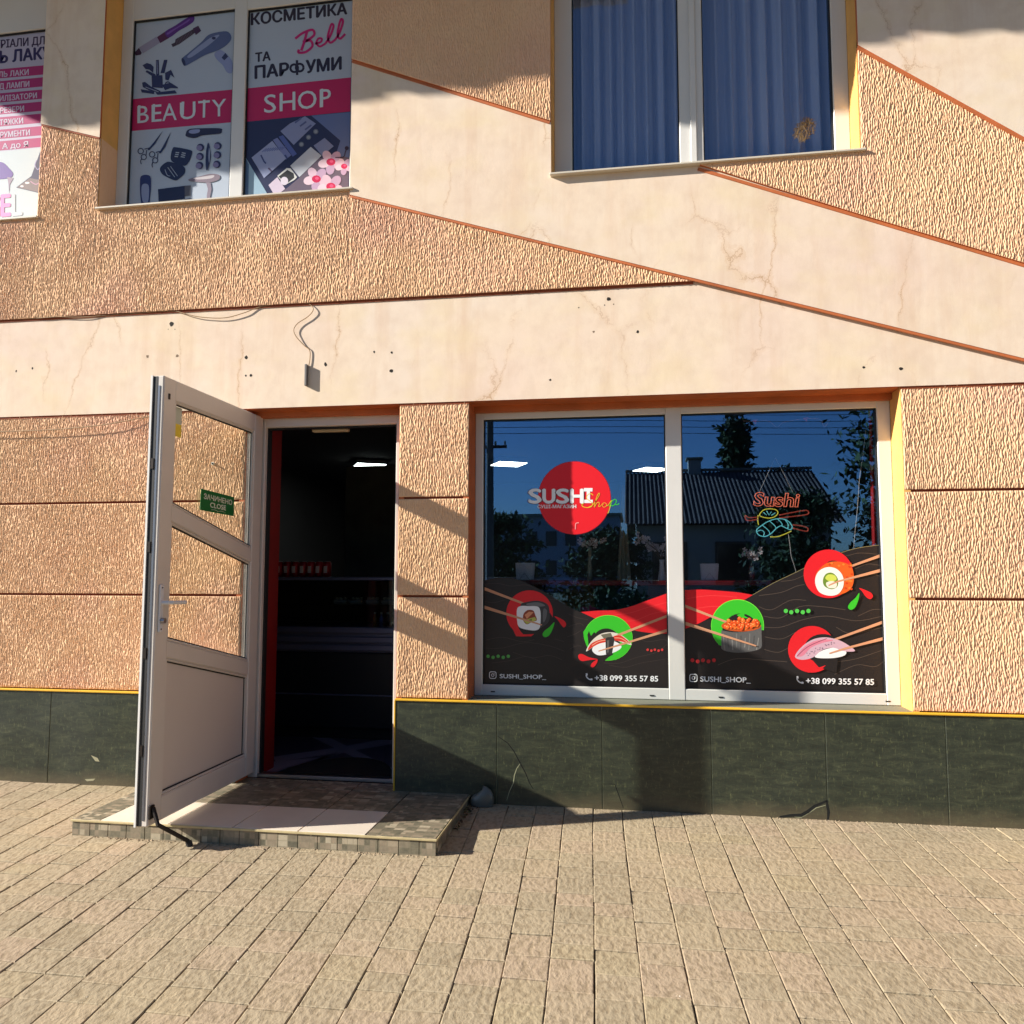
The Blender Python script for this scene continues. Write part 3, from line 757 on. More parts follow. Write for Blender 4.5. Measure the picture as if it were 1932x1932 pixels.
# green ring with shrimp nigiri
A.ell(1190, 1405, 229, 213, (120, 230, 70), n=40)
brushring(A, 1190, 1406, 226, 210, GRN, (1172, 1440, 128, 124), [(955, 1400), (1000, 1370), (1010, 1340), (1030, 1385), (1060, 1350), (1110, 1400), (1240, 1560), (1235, 1595), (1195, 1585), (1150, 1625), (1000, 1560), (940, 1480)],
          [[(958, 1350), (985, 1310), (1000, 1400), (1010, 1520), (985, 1470), (965, 1410)], [(1195, 1585), (1240, 1560), (1270, 1610), (1220, 1612)]])
A.blob([(1040, 1515), (1090, 1450), (1180, 1420), (1280, 1450), (1315, 1490), (1270, 1530), (1180, 1560), (1090, 1565)], (238, 238, 240))
A.blob([(985, 1532), (1010, 1470), (1060, 1410), (1130, 1365), (1220, 1352), (1300, 1372), (1370, 1420), (1410, 1470), (1340, 1455), (1260, 1430), (1190, 1440), (1120, 1455), (1050, 1490)], (224, 214, 202))
A.blob([(1000, 1520), (1030, 1462), (1100, 1425), (1180, 1408), (1180, 1440), (1110, 1458), (1050, 1488)], (216, 60, 44)).blob([(1240, 1392), (1300, 1380), (1360, 1420), (1395, 1458), (1320, 1440), (1245, 1425)], (216, 60, 44))
A.stroke([(1040, 1475), (1100, 1440), (1170, 1425)], 6, (244, 180, 150)).stroke([(1250, 1405), (1310, 1410), (1370, 1445)], 6, (244, 180, 150))
A.poly([(1120, 1375), (1215, 1358), (1235, 1400), (1150, 1412)], (112, 108, 92)).poly([(1165, 1412), (1180, 1400), (1240, 1395), (1250, 1420), (1225, 1562), (1170, 1560)], (52, 50, 50)).poly([(1180, 1430), (1200, 1425), (1195, 1540), (1182, 1545)], (100, 98, 96))
A.poly([(1752, 1184), (1752, 1208), (1302, 1384), (1272, 1372)], SKIN).poly([(1752, 1318), (1752, 1346), (1290, 1482), (1100, 1534), (1100, 1524), (1280, 1468)], SKIN)
A.blob([(912, 1566), (945, 1555), (1010, 1585), (1090, 1604), (1020, 1612), (950, 1622), (918, 1602)], REDC).blob([(1090, 1606), (1085, 1640), (1055, 1678), (1028, 1672), (1040, 1640)], REDC)
dots(A, [(68, 1577), (115, 1587), (162, 1577), (210, 1587), (257, 1577)], 16, (84, 170, 80)); dots(A, [(1560, 1516), (1595, 1524), (1627, 1516), (1662, 1524), (1695, 1516)], 12, (206, 60, 58))
insta(A, 112, 1753, 62); A.text('SUSHI_SHOP_', (178, 1781), (610, 1790), 40, WHT, .05); phone(A, 985, 1736, 64); A.text('+38 099 355 57 85', (1066, 1803), (1656, 1812), 52, WHT, .05)
A.up(3)
oA = film(A, 'printed_film', shopwin, 'black red and green sushi graphic on the left pane')
# right pane
A = Art(FY, (1980*M_, 1200*M_, 740/1589*M_)); A.up()
hill = smoothline([(90, 1412), (180, 1374), (280, 1332), (400, 1265), (520, 1196), (650, 1122), (800, 1050), (900, 1000), (1000, 957), (1100, 922), (1200, 896), (1336, 878)], 4)
A.poly(hill+[(1372, 1812), (92, 1786)], BLK)
A.stroke(hill[16:], 3, (140, 130, 90), sm=False)
waves(A, [[(560, 1200), (700, 1180), (800, 1140), (850, 1130)], [(560, 1270), (640, 1290), (760, 1230), (860, 1230)], [(590, 1330), (700, 1340), (820, 1270), (960, 1270), (1110, 1290)], [(590, 1400), (700, 1400), (850, 1350), (1000, 1330), (1180, 1360), (1345, 1330)],
          [(590, 1460), (700, 1475), (800, 1430), (880, 1400)], [(1160, 1090), (1250, 1060), (1340, 1080)], [(1170, 1030), (1250, 1000), (1338, 1010)], [(1190, 1330), (1280, 1290), (1345, 1290)], [(1050, 1400), (1150, 1440), (1350, 1400)],
          [(590, 1540), (680, 1560), (750, 1530)], [(300, 1640), (420, 1600), (600, 1610), (740, 1620)], [(1040, 1700), (1180, 1640), (1300, 1650), (1365, 1600)], [(1050, 1620), (1180, 1600), (1360, 1540)], [(980, 945), (1100, 950), (1200, 930), (1330, 940)], [(700, 1110), (780, 1100), (850, 1070)]], 3.4, (84, 72, 64))
A.poly(smoothline([(90, 1166), (200, 1162), (320, 1170), (430, 1180), (522, 1196)], 5)+smoothline([(450, 1238), (300, 1312), (180, 1376), (90, 1412)], 5), REDC)
waves(A, [[(100, 1220), (250, 1200), (420, 1210)], [(100, 1290), (250, 1270), (330, 1270)]], 3, (240, 70, 70))
A.ell(425, 1392, 168, 168, (120, 230, 70), n=40)
brushring(A, 425, 1394, 165, 166, GRN, (445, 1425, 112, 112), [(330, 1400), (600, 1420), (590, 1580), (330, 1565), (300, 1480)], [[(262, 1440), (330, 1400), (322, 1520), (290, 1490)], [(420, 1322), (470, 1305), (468, 1328), (500, 1345), (440, 1340)]])
A.poly([(90, 1256), (358, 1362), (352, 1374), (90, 1274)], SKIN)
A.poly(smoothline([(322, 1420), (400, 1432), (500, 1425), (577, 1395)], 4)+smoothline([(578, 1470), (575, 1530), (520, 1552), (430, 1562), (350, 1552), (322, 1535)], 4), (96, 95, 94))
for q in range(9): A.stroke([(335+q*28, 1440+(q % 3)*14), (338+q*27, 1500), (345+q*25, 1545-(q % 2)*16)], 7, [(120, 119, 116), (80, 79, 79), (134, 132, 128)][q % 3])
A.ell(448, 1392, 126, 36, (196, 84, 34), n=26)
rr = random.Random(4)
for q in range(64):
    t = rr.uniform(0, 6.28); r = math.sqrt(rr.random()); x, y = 448+122*r*math.cos(t), 1388+(38 if math.sin(t) < 0 else 26)*r*math.sin(t)-6
    A.ell(x, y, 12, 12, [(232, 92, 34), (240, 120, 48), (222, 78, 30)][q % 3], n=10); A.ell(x-3, y-4, 3.4, 3.4, (250, 196, 130), n=6)
A.up(2)
A.poly([(90, 1364), (545, 1515), (541, 1523), (90, 1386)], SKIN)
brushring(A, 1000, 1062, 157, 154, REDC, (1030, 1000, 40, 22), None, [[(1000, 1180), (1000, 1216), (960, 1208)]])
A.poly([(1336, 935), (1338, 954), (1150, 1018), (1140, 1008)], SKIN)
A.blob([(918, 1090), (945, 1030), (1000, 990), (1070, 985), (1130, 1005), (1158, 1050), (1158, 1120), (1130, 1168), (1060, 1195), (980, 1180)], (226, 96, 34))
for q in range(26): A.ell(rr.uniform(985, 1150), rr.uniform(995, 1165), 9, 7, [(240, 128, 50), (206, 70, 28)][q % 2], n=8)
A.up()
A.blob([(915, 1110), (935, 1050), (990, 1020), (1050, 1030), (1090, 1075), (1094, 1140), (1060, 1190), (1000, 1200), (940, 1175)], (240, 238, 234))
A.blob([(965, 1100), (985, 1062), (1025, 1056), (1058, 1090), (1058, 1140), (1020, 1160), (975, 1140)], (110, 140, 50)).blob([(980, 1090), (1000, 1066), (1040, 1072), (1050, 1100), (1010, 1110)], (204, 216, 92)).blob([(985, 1120), (1020, 1108), (1052, 1120), (1045, 1150), (1000, 1150)], (236, 230, 214))
A.poly([(1338, 1028), (1340, 1048), (1060, 1116), (1002, 1140), (1000, 1132), (1055, 1106)], SKIN)
brushring(A, 895, 1540, 151, 148, REDC, (965, 1535, 118, 92), [(890, 1590), (1060, 1600), (1050, 1690), (930, 1650), (905, 1620)], [[(900, 1610), (940, 1655), (985, 1640), (940, 1680), (870, 1688)]])
A.poly([(1352, 1355), (1354, 1374), (1050, 1482), (1036, 1472)], SKIN)
A.blob([(915, 1590), (960, 1548), (1050, 1528), (1110, 1552), (1098, 1580), (1020, 1596)], (236, 236, 238))
A.blob([(788, 1585), (830, 1525), (900, 1478), (980, 1464), (1060, 1480), (1120, 1510), (1168, 1550), (1100, 1552), (1030, 1530), (960, 1545), (900, 1592), (830, 1606)], (206, 170, 186))
A.blob([(800, 1582), (840, 1530), (905, 1490), (980, 1478), (1030, 1484), (960, 1500), (890, 1530), (840, 1580)], (216, 128, 150))
A.stroke([(800, 1585), (860, 1530), (930, 1495), (990, 1472)], 4, (140, 60, 80))
for q in range(20): A.ell(860+q*9+rr.uniform(-5, 5), 1575-q*4+rr.uniform(-14, 14), 4, 4, (132, 112, 130), n=6)
A.up()
A.poly([(1354, 1460), (1356, 1480), (1110, 1540), (1006, 1570), (1004, 1562), (1100, 1530)], SKIN)
A.blob([(1194, 1152), (1235, 1165), (1272, 1185), (1280, 1208), (1262, 1222), (1235, 1205), (1212, 1172)], REDC).blob([(1195, 1183), (1188, 1230), (1168, 1275), (1140, 1290), (1123, 1272), (1140, 1242), (1170, 1215)], GRN)
dots(A, [(730, 1297), (764, 1305), (801, 1297), (837, 1305), (873, 1297)], 13.5, (84, 200, 80)); dots(A, [(138, 1609), (172, 1616), (206, 1609), (240, 1616), (275, 1609)], 12.5, (186, 40, 46))
insta(A, 145, 1721, 46); A.text('SUSHI_SHOP_', (189, 1743), (507, 1750), 33, WHT, .05); phone(A, 800, 1710, 46); A.text('+38 099 355 57 85', (858, 1757), (1287, 1765), 38, WHT, .05)
oB = film(A, 'printed_film', shopwin, 'black red and green sushi graphic on the right pane')
# round shop sign on the left pane
A = Art(FY, (1400*M_, 1220*M_, 650/1427*M_)); A.layer = 60
A.ell(651, 550, 237, 238, (150, 14, 24), n=64); A.ell(650, 550, 234, 235, (226, 30, 40), n=64)
for t, xa, xb in (('S', 357, 434), ('U', 448, 522), ('S', 536, 612), ('H', 628, 705)):
    A.text(t, (xa-4, 584), (xb+4, 585), 95, (90, 20, 40), .11); A.layer += 0
    A.text(t, (xa, 583), (xb, 583), 94, WHT, .08)
A.poly([(712, 486), (768, 486), (768, 508), (752, 508), (752, 562), (770, 562), (770, 583), (714, 583), (714, 562), (730, 562), (730, 508), (712, 508)], WHT)
A.text('СУШІ-МАГАЗИН', (412, 617), (662, 616), 22, WHT, .04)
YL, OR_ = (226, 196, 50), (236, 150, 50)
A.stroke([(772, 532), (755, 522), (735, 532), (730, 552), (748, 568), (768, 585), (762, 605), (735, 613), (706, 606), (700, 592), (712, 586)], 4.5, YL)
A.stroke([(738, 612), (768, 596), (795, 560), (812, 530), (810, 519), (799, 535), (786, 575), (780, 610), (795, 584), (809, 578), (812, 590), (808, 606), (822, 602)], 4.5, (232, 176, 50))
A.stroke([(822, 602), (834, 586), (848, 582), (860, 592), (856, 604), (842, 610), (832, 600), (840, 588)], 4.5, OR_).stroke([(856, 602), (870, 596), (884, 576), (892, 566), (884, 600), (872, 640), (866, 650)], 4.5, (214, 190, 60))
A.stroke([(878, 606), (890, 578), (905, 562), (918, 560), (922, 574), (912, 592), (896, 602), (886, 596)], 5, GRN).stroke([(912, 592), (928, 594), (941, 586)], 5, GRN)
A.stroke([(680, 711), (662, 714), (658, 728), (657, 754)], 6, (240, 150, 150))
o = film(A, 'round_sign', shopwin, 'round red sushi shop sign')

# beauty posters ---------------------------------------------------------------
PG, NAVY, MAG = (176, 186, 200), (34, 36, 92), (186, 22, 84)
A = Art(.1555, (350*M_, 20*M_, 360/1122*M_)); A.up()
A.poly([(138, 116), (1072, 6), (1010, 1800), (60, 1862)], PG)
A.poly([(109, 852), (1046, 762), (1034, 1064), (98, 1146)], MAG)
PT = (206, 216, 220)
for ch, xa, xb in zip('BEAUTY', (174, 305, 403, 566, 734, 860), (278, 396, 536, 708, 840, 990)):
    ya, yb = 1072-(xa-174)*.0846, 1072-(xb-174)*.0846
    A.text(ch, (xa, ya), (xb, yb), 164, PT, .004)
# thick stems for the flared capitals
for x, w2, a, b in ((188, 22, 0, 1), (322, 22, 0, 1), (590, 24, .25, 1), (786, 22, 0, 1)):
    yb = 1072-(x-174)*.0846; A.poly([(x-w2/2, yb-164*a), (x+w2/2, yb-164*a-1), (x+w2/2+4, yb-163*b), (x-w2/2+4, yb-163*b)], PT)
A.up()
# curling brush, round brush, dryer
A.poly([(190, 375), (350, 275), (385, 330), (225, 430)], (150, 146, 170)).poly([(145, 425), (190, 378), (215, 425), (205, 442), (160, 450)], (60, 34, 60))
A.poly([(355, 280), (440, 222), (470, 285), (385, 335)], (84, 34, 72)).blob([(430, 232), (520, 175), (620, 110), (690, 80), (695, 130), (640, 175), (560, 220), (465, 285)], (88, 40, 130)).blob([(450, 240), (560, 175), (650, 115), (640, 140), (540, 200), (460, 255)], (124, 80, 170))
A.stroke([(690, 90), (712, 78), (752, 74)], 10, (44, 26, 70)).poly([(486, 345), (520, 330), (525, 300), (690, 205), (705, 240), (560, 345), (500, 372)], (58, 44, 60)).poly([(685, 200), (735, 175), (762, 222), (712, 262)], (62, 34, 72))
for q in range(12): A.stroke([(525+q*13, 305-q*7), (540+q*13, 352-q*8)], 3, (110, 96, 110), sm=False)
A.blob([(583, 480), (640, 430), (760, 330), (830, 260), (930, 232), (1010, 232), (1040, 290), (1000, 350), (920, 400), (800, 445), (700, 500), (615, 545), (590, 520)], (84, 98, 140)).blob([(640, 450), (760, 350), (860, 280), (930, 262), (850, 340), (740, 420), (660, 470)], (140, 152, 188)).ell(600, 508, 14, 38, (40, 48, 84), rot=-20).ell(878, 290, 18, 14, (44, 50, 90))
A.blob([(885, 430), (940, 400), (1000, 440), (1048, 510), (1046, 606), (1000, 605), (960, 540), (900, 480)], (140, 150, 190)).poly([(950, 470), (985, 425), (1010, 460), (975, 495)], (48, 54, 92))
# jar of combs
for P_ in ([(222, 540), (250, 575), (285, 580), (320, 610), (325, 555), (300, 530), (262, 518)], [(250, 600), (325, 650), (350, 650), (340, 622), (262, 585)], [(345, 492), (372, 490), (376, 630), (348, 640)], [(420, 490), (452, 490), (425, 612), (388, 612)],
           [(305, 640), (405, 630), (410, 750), (310, 742)], [(430, 610), (485, 582), (518, 655), (480, 628), (462, 680), (432, 672)], [(218, 700), (245, 692), (300, 735), (390, 778), (380, 795), (280, 770), (225, 740)], [(205, 760), (330, 780), (330, 805), (215, 790)],
           [(400, 720), (480, 700), (545, 740), (550, 752), (480, 750), (430, 770)], [(340, 790), (520, 770), (540, 798), (360, 812)]): A.poly(P_, (40, 44, 84))
A.up()
A.ring(455, 715, 22, 9, (40, 44, 84)).stroke([(355, 500), (362, 620)], 7, (130, 136, 170), sm=False).stroke([(250, 740), (330, 770), (370, 785)], 6, (160, 168, 190))
# scissors
IK = (34, 44, 84)
for dx_, dy_ in ((0, 0), (105, 30)):
    A.poly([(412+dx_*.7, 1140+dy_*.4), (305+dx_*.9, 1275+dy_), (268+dx_, 1318+dy_), (285+dx_, 1322+dy_), (340+dx_*.9, 1262+dy_)], IK)
    A.stroke([(290+dx_, 1300+dy_), (240+dx_, 1312+dy_)], 9, IK, sm=False); A.ring(206+dx_, 1330+dy_, 25, 8, IK); A.ring(234+dx_, 1385+dy_, 24, 8, IK); A.stroke([(260+dx_, 1320+dy_), (255+dx_, 1370+dy_)], 8, IK, sm=False); A.stroke([(214+dx_, 1400+dy_), (205+dx_, 1425+dy_), (212+dx_, 1450+dy_)], 8, IK)
A.blob([(622, 1165), (640, 1135), (700, 1122), (930, 1120), (952, 1145), (930, 1170), (780, 1185), (700, 1210), (625, 1195)], (36, 36, 66)).blob([(650, 1160), (665, 1136), (745, 1130), (742, 1158), (690, 1170)], (140, 150, 190))
A.blob([(500, 1305), (540, 1296), (660, 1320), (680, 1345), (655, 1420), (610, 1465), (520, 1440), (482, 1400)], (28, 34, 70))
for q in range(3): A.stroke([(528-q*5, 1342+q*18), (560-q*5, 1346+q*18)], 9, (170, 178, 190), sm=False); A.stroke([(585-q*5, 1345+q*18), (620-q*4, 1352+q*18)], 9, (170, 178, 190), sm=False)
A.blob([(385, 1485), (430, 1440), (480, 1430), (600, 1470), (612, 1530), (560, 1585), (520, 1600), (430, 1560), (395, 1530)], (28, 34, 70)).stroke([(430, 1500), (450, 1550), (478, 1560)], 6, (160, 168, 184)).stroke([(480, 1470), (545, 1560)], 5, (170, 178, 190), sm=False).stroke([(455, 1480), (520, 1570)], 5, (170, 178, 190), sm=False)
for cx, cy in ((748, 1296), (745, 1380), (741, 1462), (908, 1282), (906, 1365), (900, 1452)): A.ell(cx+8, cy, 34, 34, (44, 44, 84)); A.ell(cx-3, cy+5, 27, 25, (128, 122, 160))
A.blob([(828, 1252), (848, 1330), (850, 1400), (825, 1498), (806, 1490), (806, 1350)], (36, 42, 80)).blob([(836, 1300), (845, 1350), (838, 1440), (830, 1380)], (150, 158, 184))
A.blob([(652, 1588), (760, 1560), (850, 1540), (925, 1548), (934, 1580), (900, 1605), (820, 1620), (700, 1612), (655, 1606)], (130, 116, 128)).blob([(690, 1580), (800, 1562), (880, 1552), (860, 1580), (740, 1592)], (196, 188, 192)).poly([(808, 1620), (850, 1620), (860, 1680), (845, 1750), (848, 1785), (815, 1785), (815, 1740), (825, 1680)], (140, 128, 142)).stroke([(850, 1755), (915, 1788)], 6, (100, 92, 110), sm=False)
A.blob([(212, 1560), (290, 1558), (302, 1640), (292, 1760), (280, 1835), (222, 1838), (205, 1760), (200, 1640)], (38, 46, 100)).blob([(222, 1640), (275, 1640), (284, 1720), (272, 1800), (230, 1800), (214, 1720)], (140, 150, 182))
A.poly([(366, 1682), (612, 1650), (612, 1770), (372, 1798)], (24, 28, 62)).poly([(612, 1650), (668, 1646), (664, 1740), (612, 1748)], (84, 82, 90)).poly([(366, 1812), (600, 1785), (612, 1800), (370, 1832)], (40, 46, 84)).poly([(612, 1775), (660, 1762), (700, 1790), (650, 1802), (612, 1800)], (96, 96, 110))
film(A, 'poster', postwin, 'poster of hairdressing tools over the word BEAUTY')

A = Art(.1555, (0, 0, 1080/1932*M_)); A.up()
A.poly([(1303, 30), (1872, -38), (1848, 1026), (1274, 1058)], PG)
A.poly([(1296, 468), (1862, 408), (1858, 588), (1291, 644)], MAG)
A.poly([(1291, 644), (1858, 588), (1848, 1026), (1274, 1058)], (40, 44, 78))
TX = (36, 30, 50)
A.text('КОСМЕТИКА', (1328, 132), (1832, 74), 60, TX, .075); A.text('ТА', (1350, 328), (1428, 318), 47, TX, .075); A.text('ПАР', (1348, 416), (1524, 396.6), 66, TX, .075); A.text('УМИ', (1618, 386), (1802, 366), 66, TX, .075)
for ex in (-16, 16): A.ring(1569+ex*.9, 359-ex*.11, 20, 12, TX)
A.stroke([(1569, 318), (1570, 397)], 13, TX, sm=False)
for ch, xa, xb in zip('SHOP', (1396, 1478, 1574, 1690), (1458, 1560, 1672, 1748)):
    A.text(ch, (xa, 597-(xa-1396)*.1), (xb, 597-(xb-1396)*.1), 98, PT, .008)
for x, a in ((1486, 0), (1552, 0), (1700, 0)):
    yb = 597-(x-1396)*.1; A.poly([(x-7, yb), (x+7, yb-1), (x+8, yb-97), (x-6, yb-96)], PT)
A.up()
BM = (196, 26, 110)
A.stroke([(1560, 205), (1600, 175), (1650, 158), (1660, 185), (1625, 212), (1600, 222), (1640, 215), (1650, 245), (1615, 275), (1578, 278), (1580, 262)], 13, BM).stroke([(1622, 168), (1608, 220), (1592, 268)], 14, BM)
A.stroke([(1665, 232), (1695, 222), (1700, 205), (1682, 205), (1672, 228), (1690, 246), (1720, 230)], 11, BM).stroke([(1720, 230), (1745, 190), (1762, 140), (1752, 128), (1740, 160), (1732, 200), (1745, 226), (1772, 210)], 12, BM).stroke([(1772, 210), (1795, 170), (1812, 115), (1802, 102), (1790, 140), (1784, 180), (1796, 205), (1824, 180)], 12, BM)
A.up()
Z7 = lambda L: [((700+x*.18634)/.55901, (300+y*.18634)/.55901) for x, y in L]
A.poly(Z7([(1180, 225), (1812, 165), (1790, 890), (1560, 860), (1640, 620)]), (96, 112, 158)).poly(Z7([(1560, 860), (1790, 890), (1788, 1430), (640, 1500), (1000, 1200), (1300, 900)]), (104, 92, 108))
A.poly(Z7([(110, 840), (520, 1525), (75, 1555)]), (150, 178, 196)).poly(Z7([(110, 840), (190, 1000), (180, 1555), (70, 1555)]), (80, 104, 136))
A.poly(Z7([(690, 470), (840, 350), (1080, 235), (1250, 350), (900, 690)]), (134, 142, 178)).poly(Z7([(660, 560), (730, 535), (950, 830), (885, 875)]), (84, 98, 160)).poly(Z7([(570, 610), (640, 575), (860, 850), (780, 920)]), (120, 128, 176))
A.poly(Z7([(232, 890), (560, 625), (780, 905), (430, 1215)]), (150, 158, 192)).poly(Z7([(845, 1020), (1170, 720), (1340, 860), (990, 1200)]), (190, 196, 206)).poly(Z7([(1215, 700), (1390, 578), (1535, 710), (1350, 860)]), (124, 134, 170))
A.poly(Z7([(640, 1180), (790, 1055), (850, 1060), (955, 1200), (910, 1245), (760, 1325)]), (206, 208, 206)).poly(Z7([(660, 1190), (800, 1085), (900, 1140), (910, 1210), (780, 1310)]), (44, 44, 46)).poly(Z7([(500, 1325), (640, 1200), (765, 1385), (610, 1510)]), (206, 192, 210)).ell(*Z7([(752, 1260)])[0], 20, 22, (214, 206, 220), n=18)
for x, y in ((1250, 478), (1135, 568), (1022, 680)): A.ell(*Z7([(x, y)])[0], 14, 14, (96, 104, 120), n=16); A.ell(*Z7([(x, y)])[0], 9, 9, (140, 146, 156), n=12)
for q in range(9): A.stroke(Z7([(400+q*38, 800-q*4), (470+q*38, 745-q*4)]), 4, (96, 106, 160), sm=False)
for q in range(6): A.stroke(Z7([(920+(q % 3)*80, 340+(q % 3)*55), (1020+(q % 3)*80, 265+(q % 3)*55)]), 9, (84, 92, 136), sm=False)
A.up()
A.stroke(Z7([(380, 850), (430, 950), (460, 985)]), 8, (60, 70, 120), sm=False).stroke(Z7([(500, 1055), (550, 1110)]), 9, (90, 78, 110), sm=False).stroke(Z7([(760, 850), (800, 910)]), 9, (60, 70, 120), sm=False)
PK, PK2, RD = (214, 186, 204), (188, 160, 190), (196, 40, 84)
for (cx, cy, s_) in ((1490, 960, 1.15), (1260, 1230, 1.15), (1490, 1350, 1.2), (1700, 1030, .8)):
    for a in range(5):
        t = a*1.257+.4; A.ell(*Z7([(cx+100*s_*math.cos(t), cy+95*s_*math.sin(t))])[0], 27*s_, 20*s_, (PK, PK2, (224, 200, 214))[a % 3], n=14, rot=math.degrees(t))
    A.ell(*Z7([(cx, cy)])[0], 21*s_, 17*s_, RD, n=12); A.ell(*Z7([(cx+10, cy-10)])[0], 9*s_, 7*s_, (230, 90, 130), n=9)
A.stroke(Z7([(1560, 890), (1690, 880), (1720, 800), (1745, 745)]), 5, (60, 44, 60)).ell(*Z7([(1742, 742)])[0], 11, 11, (48, 34, 52), n=10)
film(A, 'poster', postwin, 'poster with SHOP lettering, cosmetics boxes and orchids')

A = Art(.1555, (0, 60*M_, 160/515*M_)); A.up()
A.poly([(-3300, 430), (480, 70), (385, 1855), (-3300, 2130)], (186, 180, 200)); A.poly([(-3300, 1560), (402, 1210), (385, 1855), (-3300, 2130)], (190, 200, 206))
D2 = (34, 24, 84); PT2 = (200, 186, 206)
sl_ = lambda x, y0, k: y0-k*x
A.text('МАТЕРІАЛИ ДЛЯ', (-228, 284), (478, 222), 76, (44, 22, 70), .05); A.text('ГЕЛЬ ЛАКУ', (-262, 431), (486, 360), 112, D2, .075)
rows = [('ГЕЛЬ ЛАКИ', 465, -88, 272, 500), ('ЛЕД ЛАМПИ', 578, -84, 278, 614), ('СТЕРИЛІЗАТОРИ', 694, -160, 350, 730), ('ФРЕЗЕРИ', 808, -48, 228, 846), ('ВИТЯЖКИ', 922, -90, 220, 962), ('ІНСТРУМЕНТИ', 1040, -146, 284, 1074), ('ВІД А до Я', 1150, -150, 268, 1200)]
for t, yt, xa, xb, yb in rows:
    k = .089; x1 = 455
    A.poly([(-1400, yt+k*1400), (x1, yt-k*(x1)+0), (x1-6, yt-k*x1+88), (-1400, yt+k*1400+88)], (170, 20, 100)); A.layer -= 1
A.up()
for t, yt, xa, xb, yb in rows: A.text(t, (xa, yt+76-.089*xa), (xb, yt+76-.089*xb), 52, PT2, .05)
A.up()
A.blob([(-60, 1370), (20, 1350), (80, 1400), (125, 1460), (85, 1500), (-60, 1500)], (96, 60, 150)).poly([(70, 1490), (130, 1500), (95, 1560), (88, 1650), (82, 1560)], (150, 130, 150))
A.poly([(395, 1215), (300, 1480), (155, 1590), (388, 1645)], (48, 38, 74)).poly([(285, 1500), (388, 1520), (388, 1640), (165, 1588)], (120, 104, 104)); A.ell(260, 1546, 22, 10, (230, 222, 226)); A.ell(210, 1578, 16, 9, (230, 222, 226)); A.stroke([(290, 1530), (340, 1560), (380, 1540)], 8, (190, 140, 170))
A.stroke([(350, 1330), (335, 1380), (360, 1420), (385, 1390)], 8, (150, 140, 180))
A.text('G', (-104, 1888), (-6, 1872), 215, (214, 130, 196), .05); A.text('E', (14, 1865), (98, 1858), 215, (226, 130, 190), .05); A.text('L', (118, 1858), (208, 1850), 212, (196, 200, 206), .05)
film(A, 'poster', leftwin, 'nail polish poster with rows of magenta bands')

# ------------------------------------------------------------------ door
zst = .045                                       # top of the step
xH = xd0+.012
mb = MB(); yd0, yd1 = .13, .20                    # fixed frame
dzt = px(640, 790, .13)[1]
mb.bbox(xd0+.003, xd0+.062, yd0, yd1, zst, zb-.003, PVCW, .004); mb.bbox(xd1-.062, xd1-.003, yd0, yd1, zst, zb-.003, PVCW, .004)
zdt = px(620, 803, .13)[1]
mb.bbox(xd0+.058, xd1-.058, yd0+.002, yd1, zdt, zb-.003, PVCW, .004); mb.bbox(xd0+.058, xd1-.058, yd0+.004, yd1, zst, zst+.022, METAL, .004)
mb.box(xd0+.062, xd0+.074, yd0+.03, yd1-.004, zst+.02, zdt, GASK); mb.box(xd0+.062, xd1-.062, yd0+.03, yd1-.004, zdt-.010, zdt, GASK); mb.box(xd1-.074, xd1-.062, yd0+.03, yd1-.004, zst+.02, zdt, GASK)
mb.build('door_frame', B)
# leaf modelled open: its plane runs along y from the hinge (y=.125) out to y=-.905
X1 = -2.238; X0 = X1-.066; Y0, Y1 = .118, -.905; LZ0, LZ1 = .078, 2.205
def rail(mb_, za, zb2, ya=Y0, yb=Y1, x0=X0, x1=X1, h=.09, M=PVCW, sl=.18):
    """bar from the hinge side (height za) to the lock side (height zb2), b=.005 chamfer"""
    import bmesh
    b = .006; pts = []
    for y, z, sy in ((ya, za, -1), (yb, zb2, 1)):
        for x, sx in ((x0, 1), (x1, -1)):
            for zz_, sz in ((z, -1), (z-h, 1)):
                pts += [(x+sx*b, y, zz_), (x, y, zz_+sz*b)]
    bm = bmesh.new(); v = [bm.verts.new(p) for p in pts]; bmesh.ops.convex_hull(bm, input=v); bm.verts.index_update()
    mb_.add([q.co[:] for q in bm.verts], [[q.index for q in f.verts] for f in bm.faces], M); bm.free()
lf = MB(); sw = .105
lf.bbox(X0, X1, Y1, Y1+sw, LZ0, LZ1, PVCW, .006)                       # lock stile
lf.bbox(X0, X1, Y0-sw, Y0, LZ0, LZ1, PVCW, .006)                       # hinge stile
e2 = .0015
rail(lf, LZ1, LZ1, Y0-sw+.002, Y1+sw-.002, X0+e2, X1-e2, .105); rail(lf, LZ0+.115, LZ0+.115, Y0-sw+.002, Y1+sw-.002, X0+e2, X1-e2, .115)
zm0, zm1, zq0, zq1 = 1.375, 1.61, .715, .95
ysl = lambda za, zb2, y: za+(zb2-za)*(Y0-y)/(Y0-Y1)
for za, zb2 in ((zm0, zm1), (zq0, zq1)):
    rail(lf, ysl(za, zb2, Y0-sw+.002), ysl(za, zb2, Y1+sw-.002), Y0-sw+.002, Y1+sw-.002, X0+e2, X1-e2, .082)
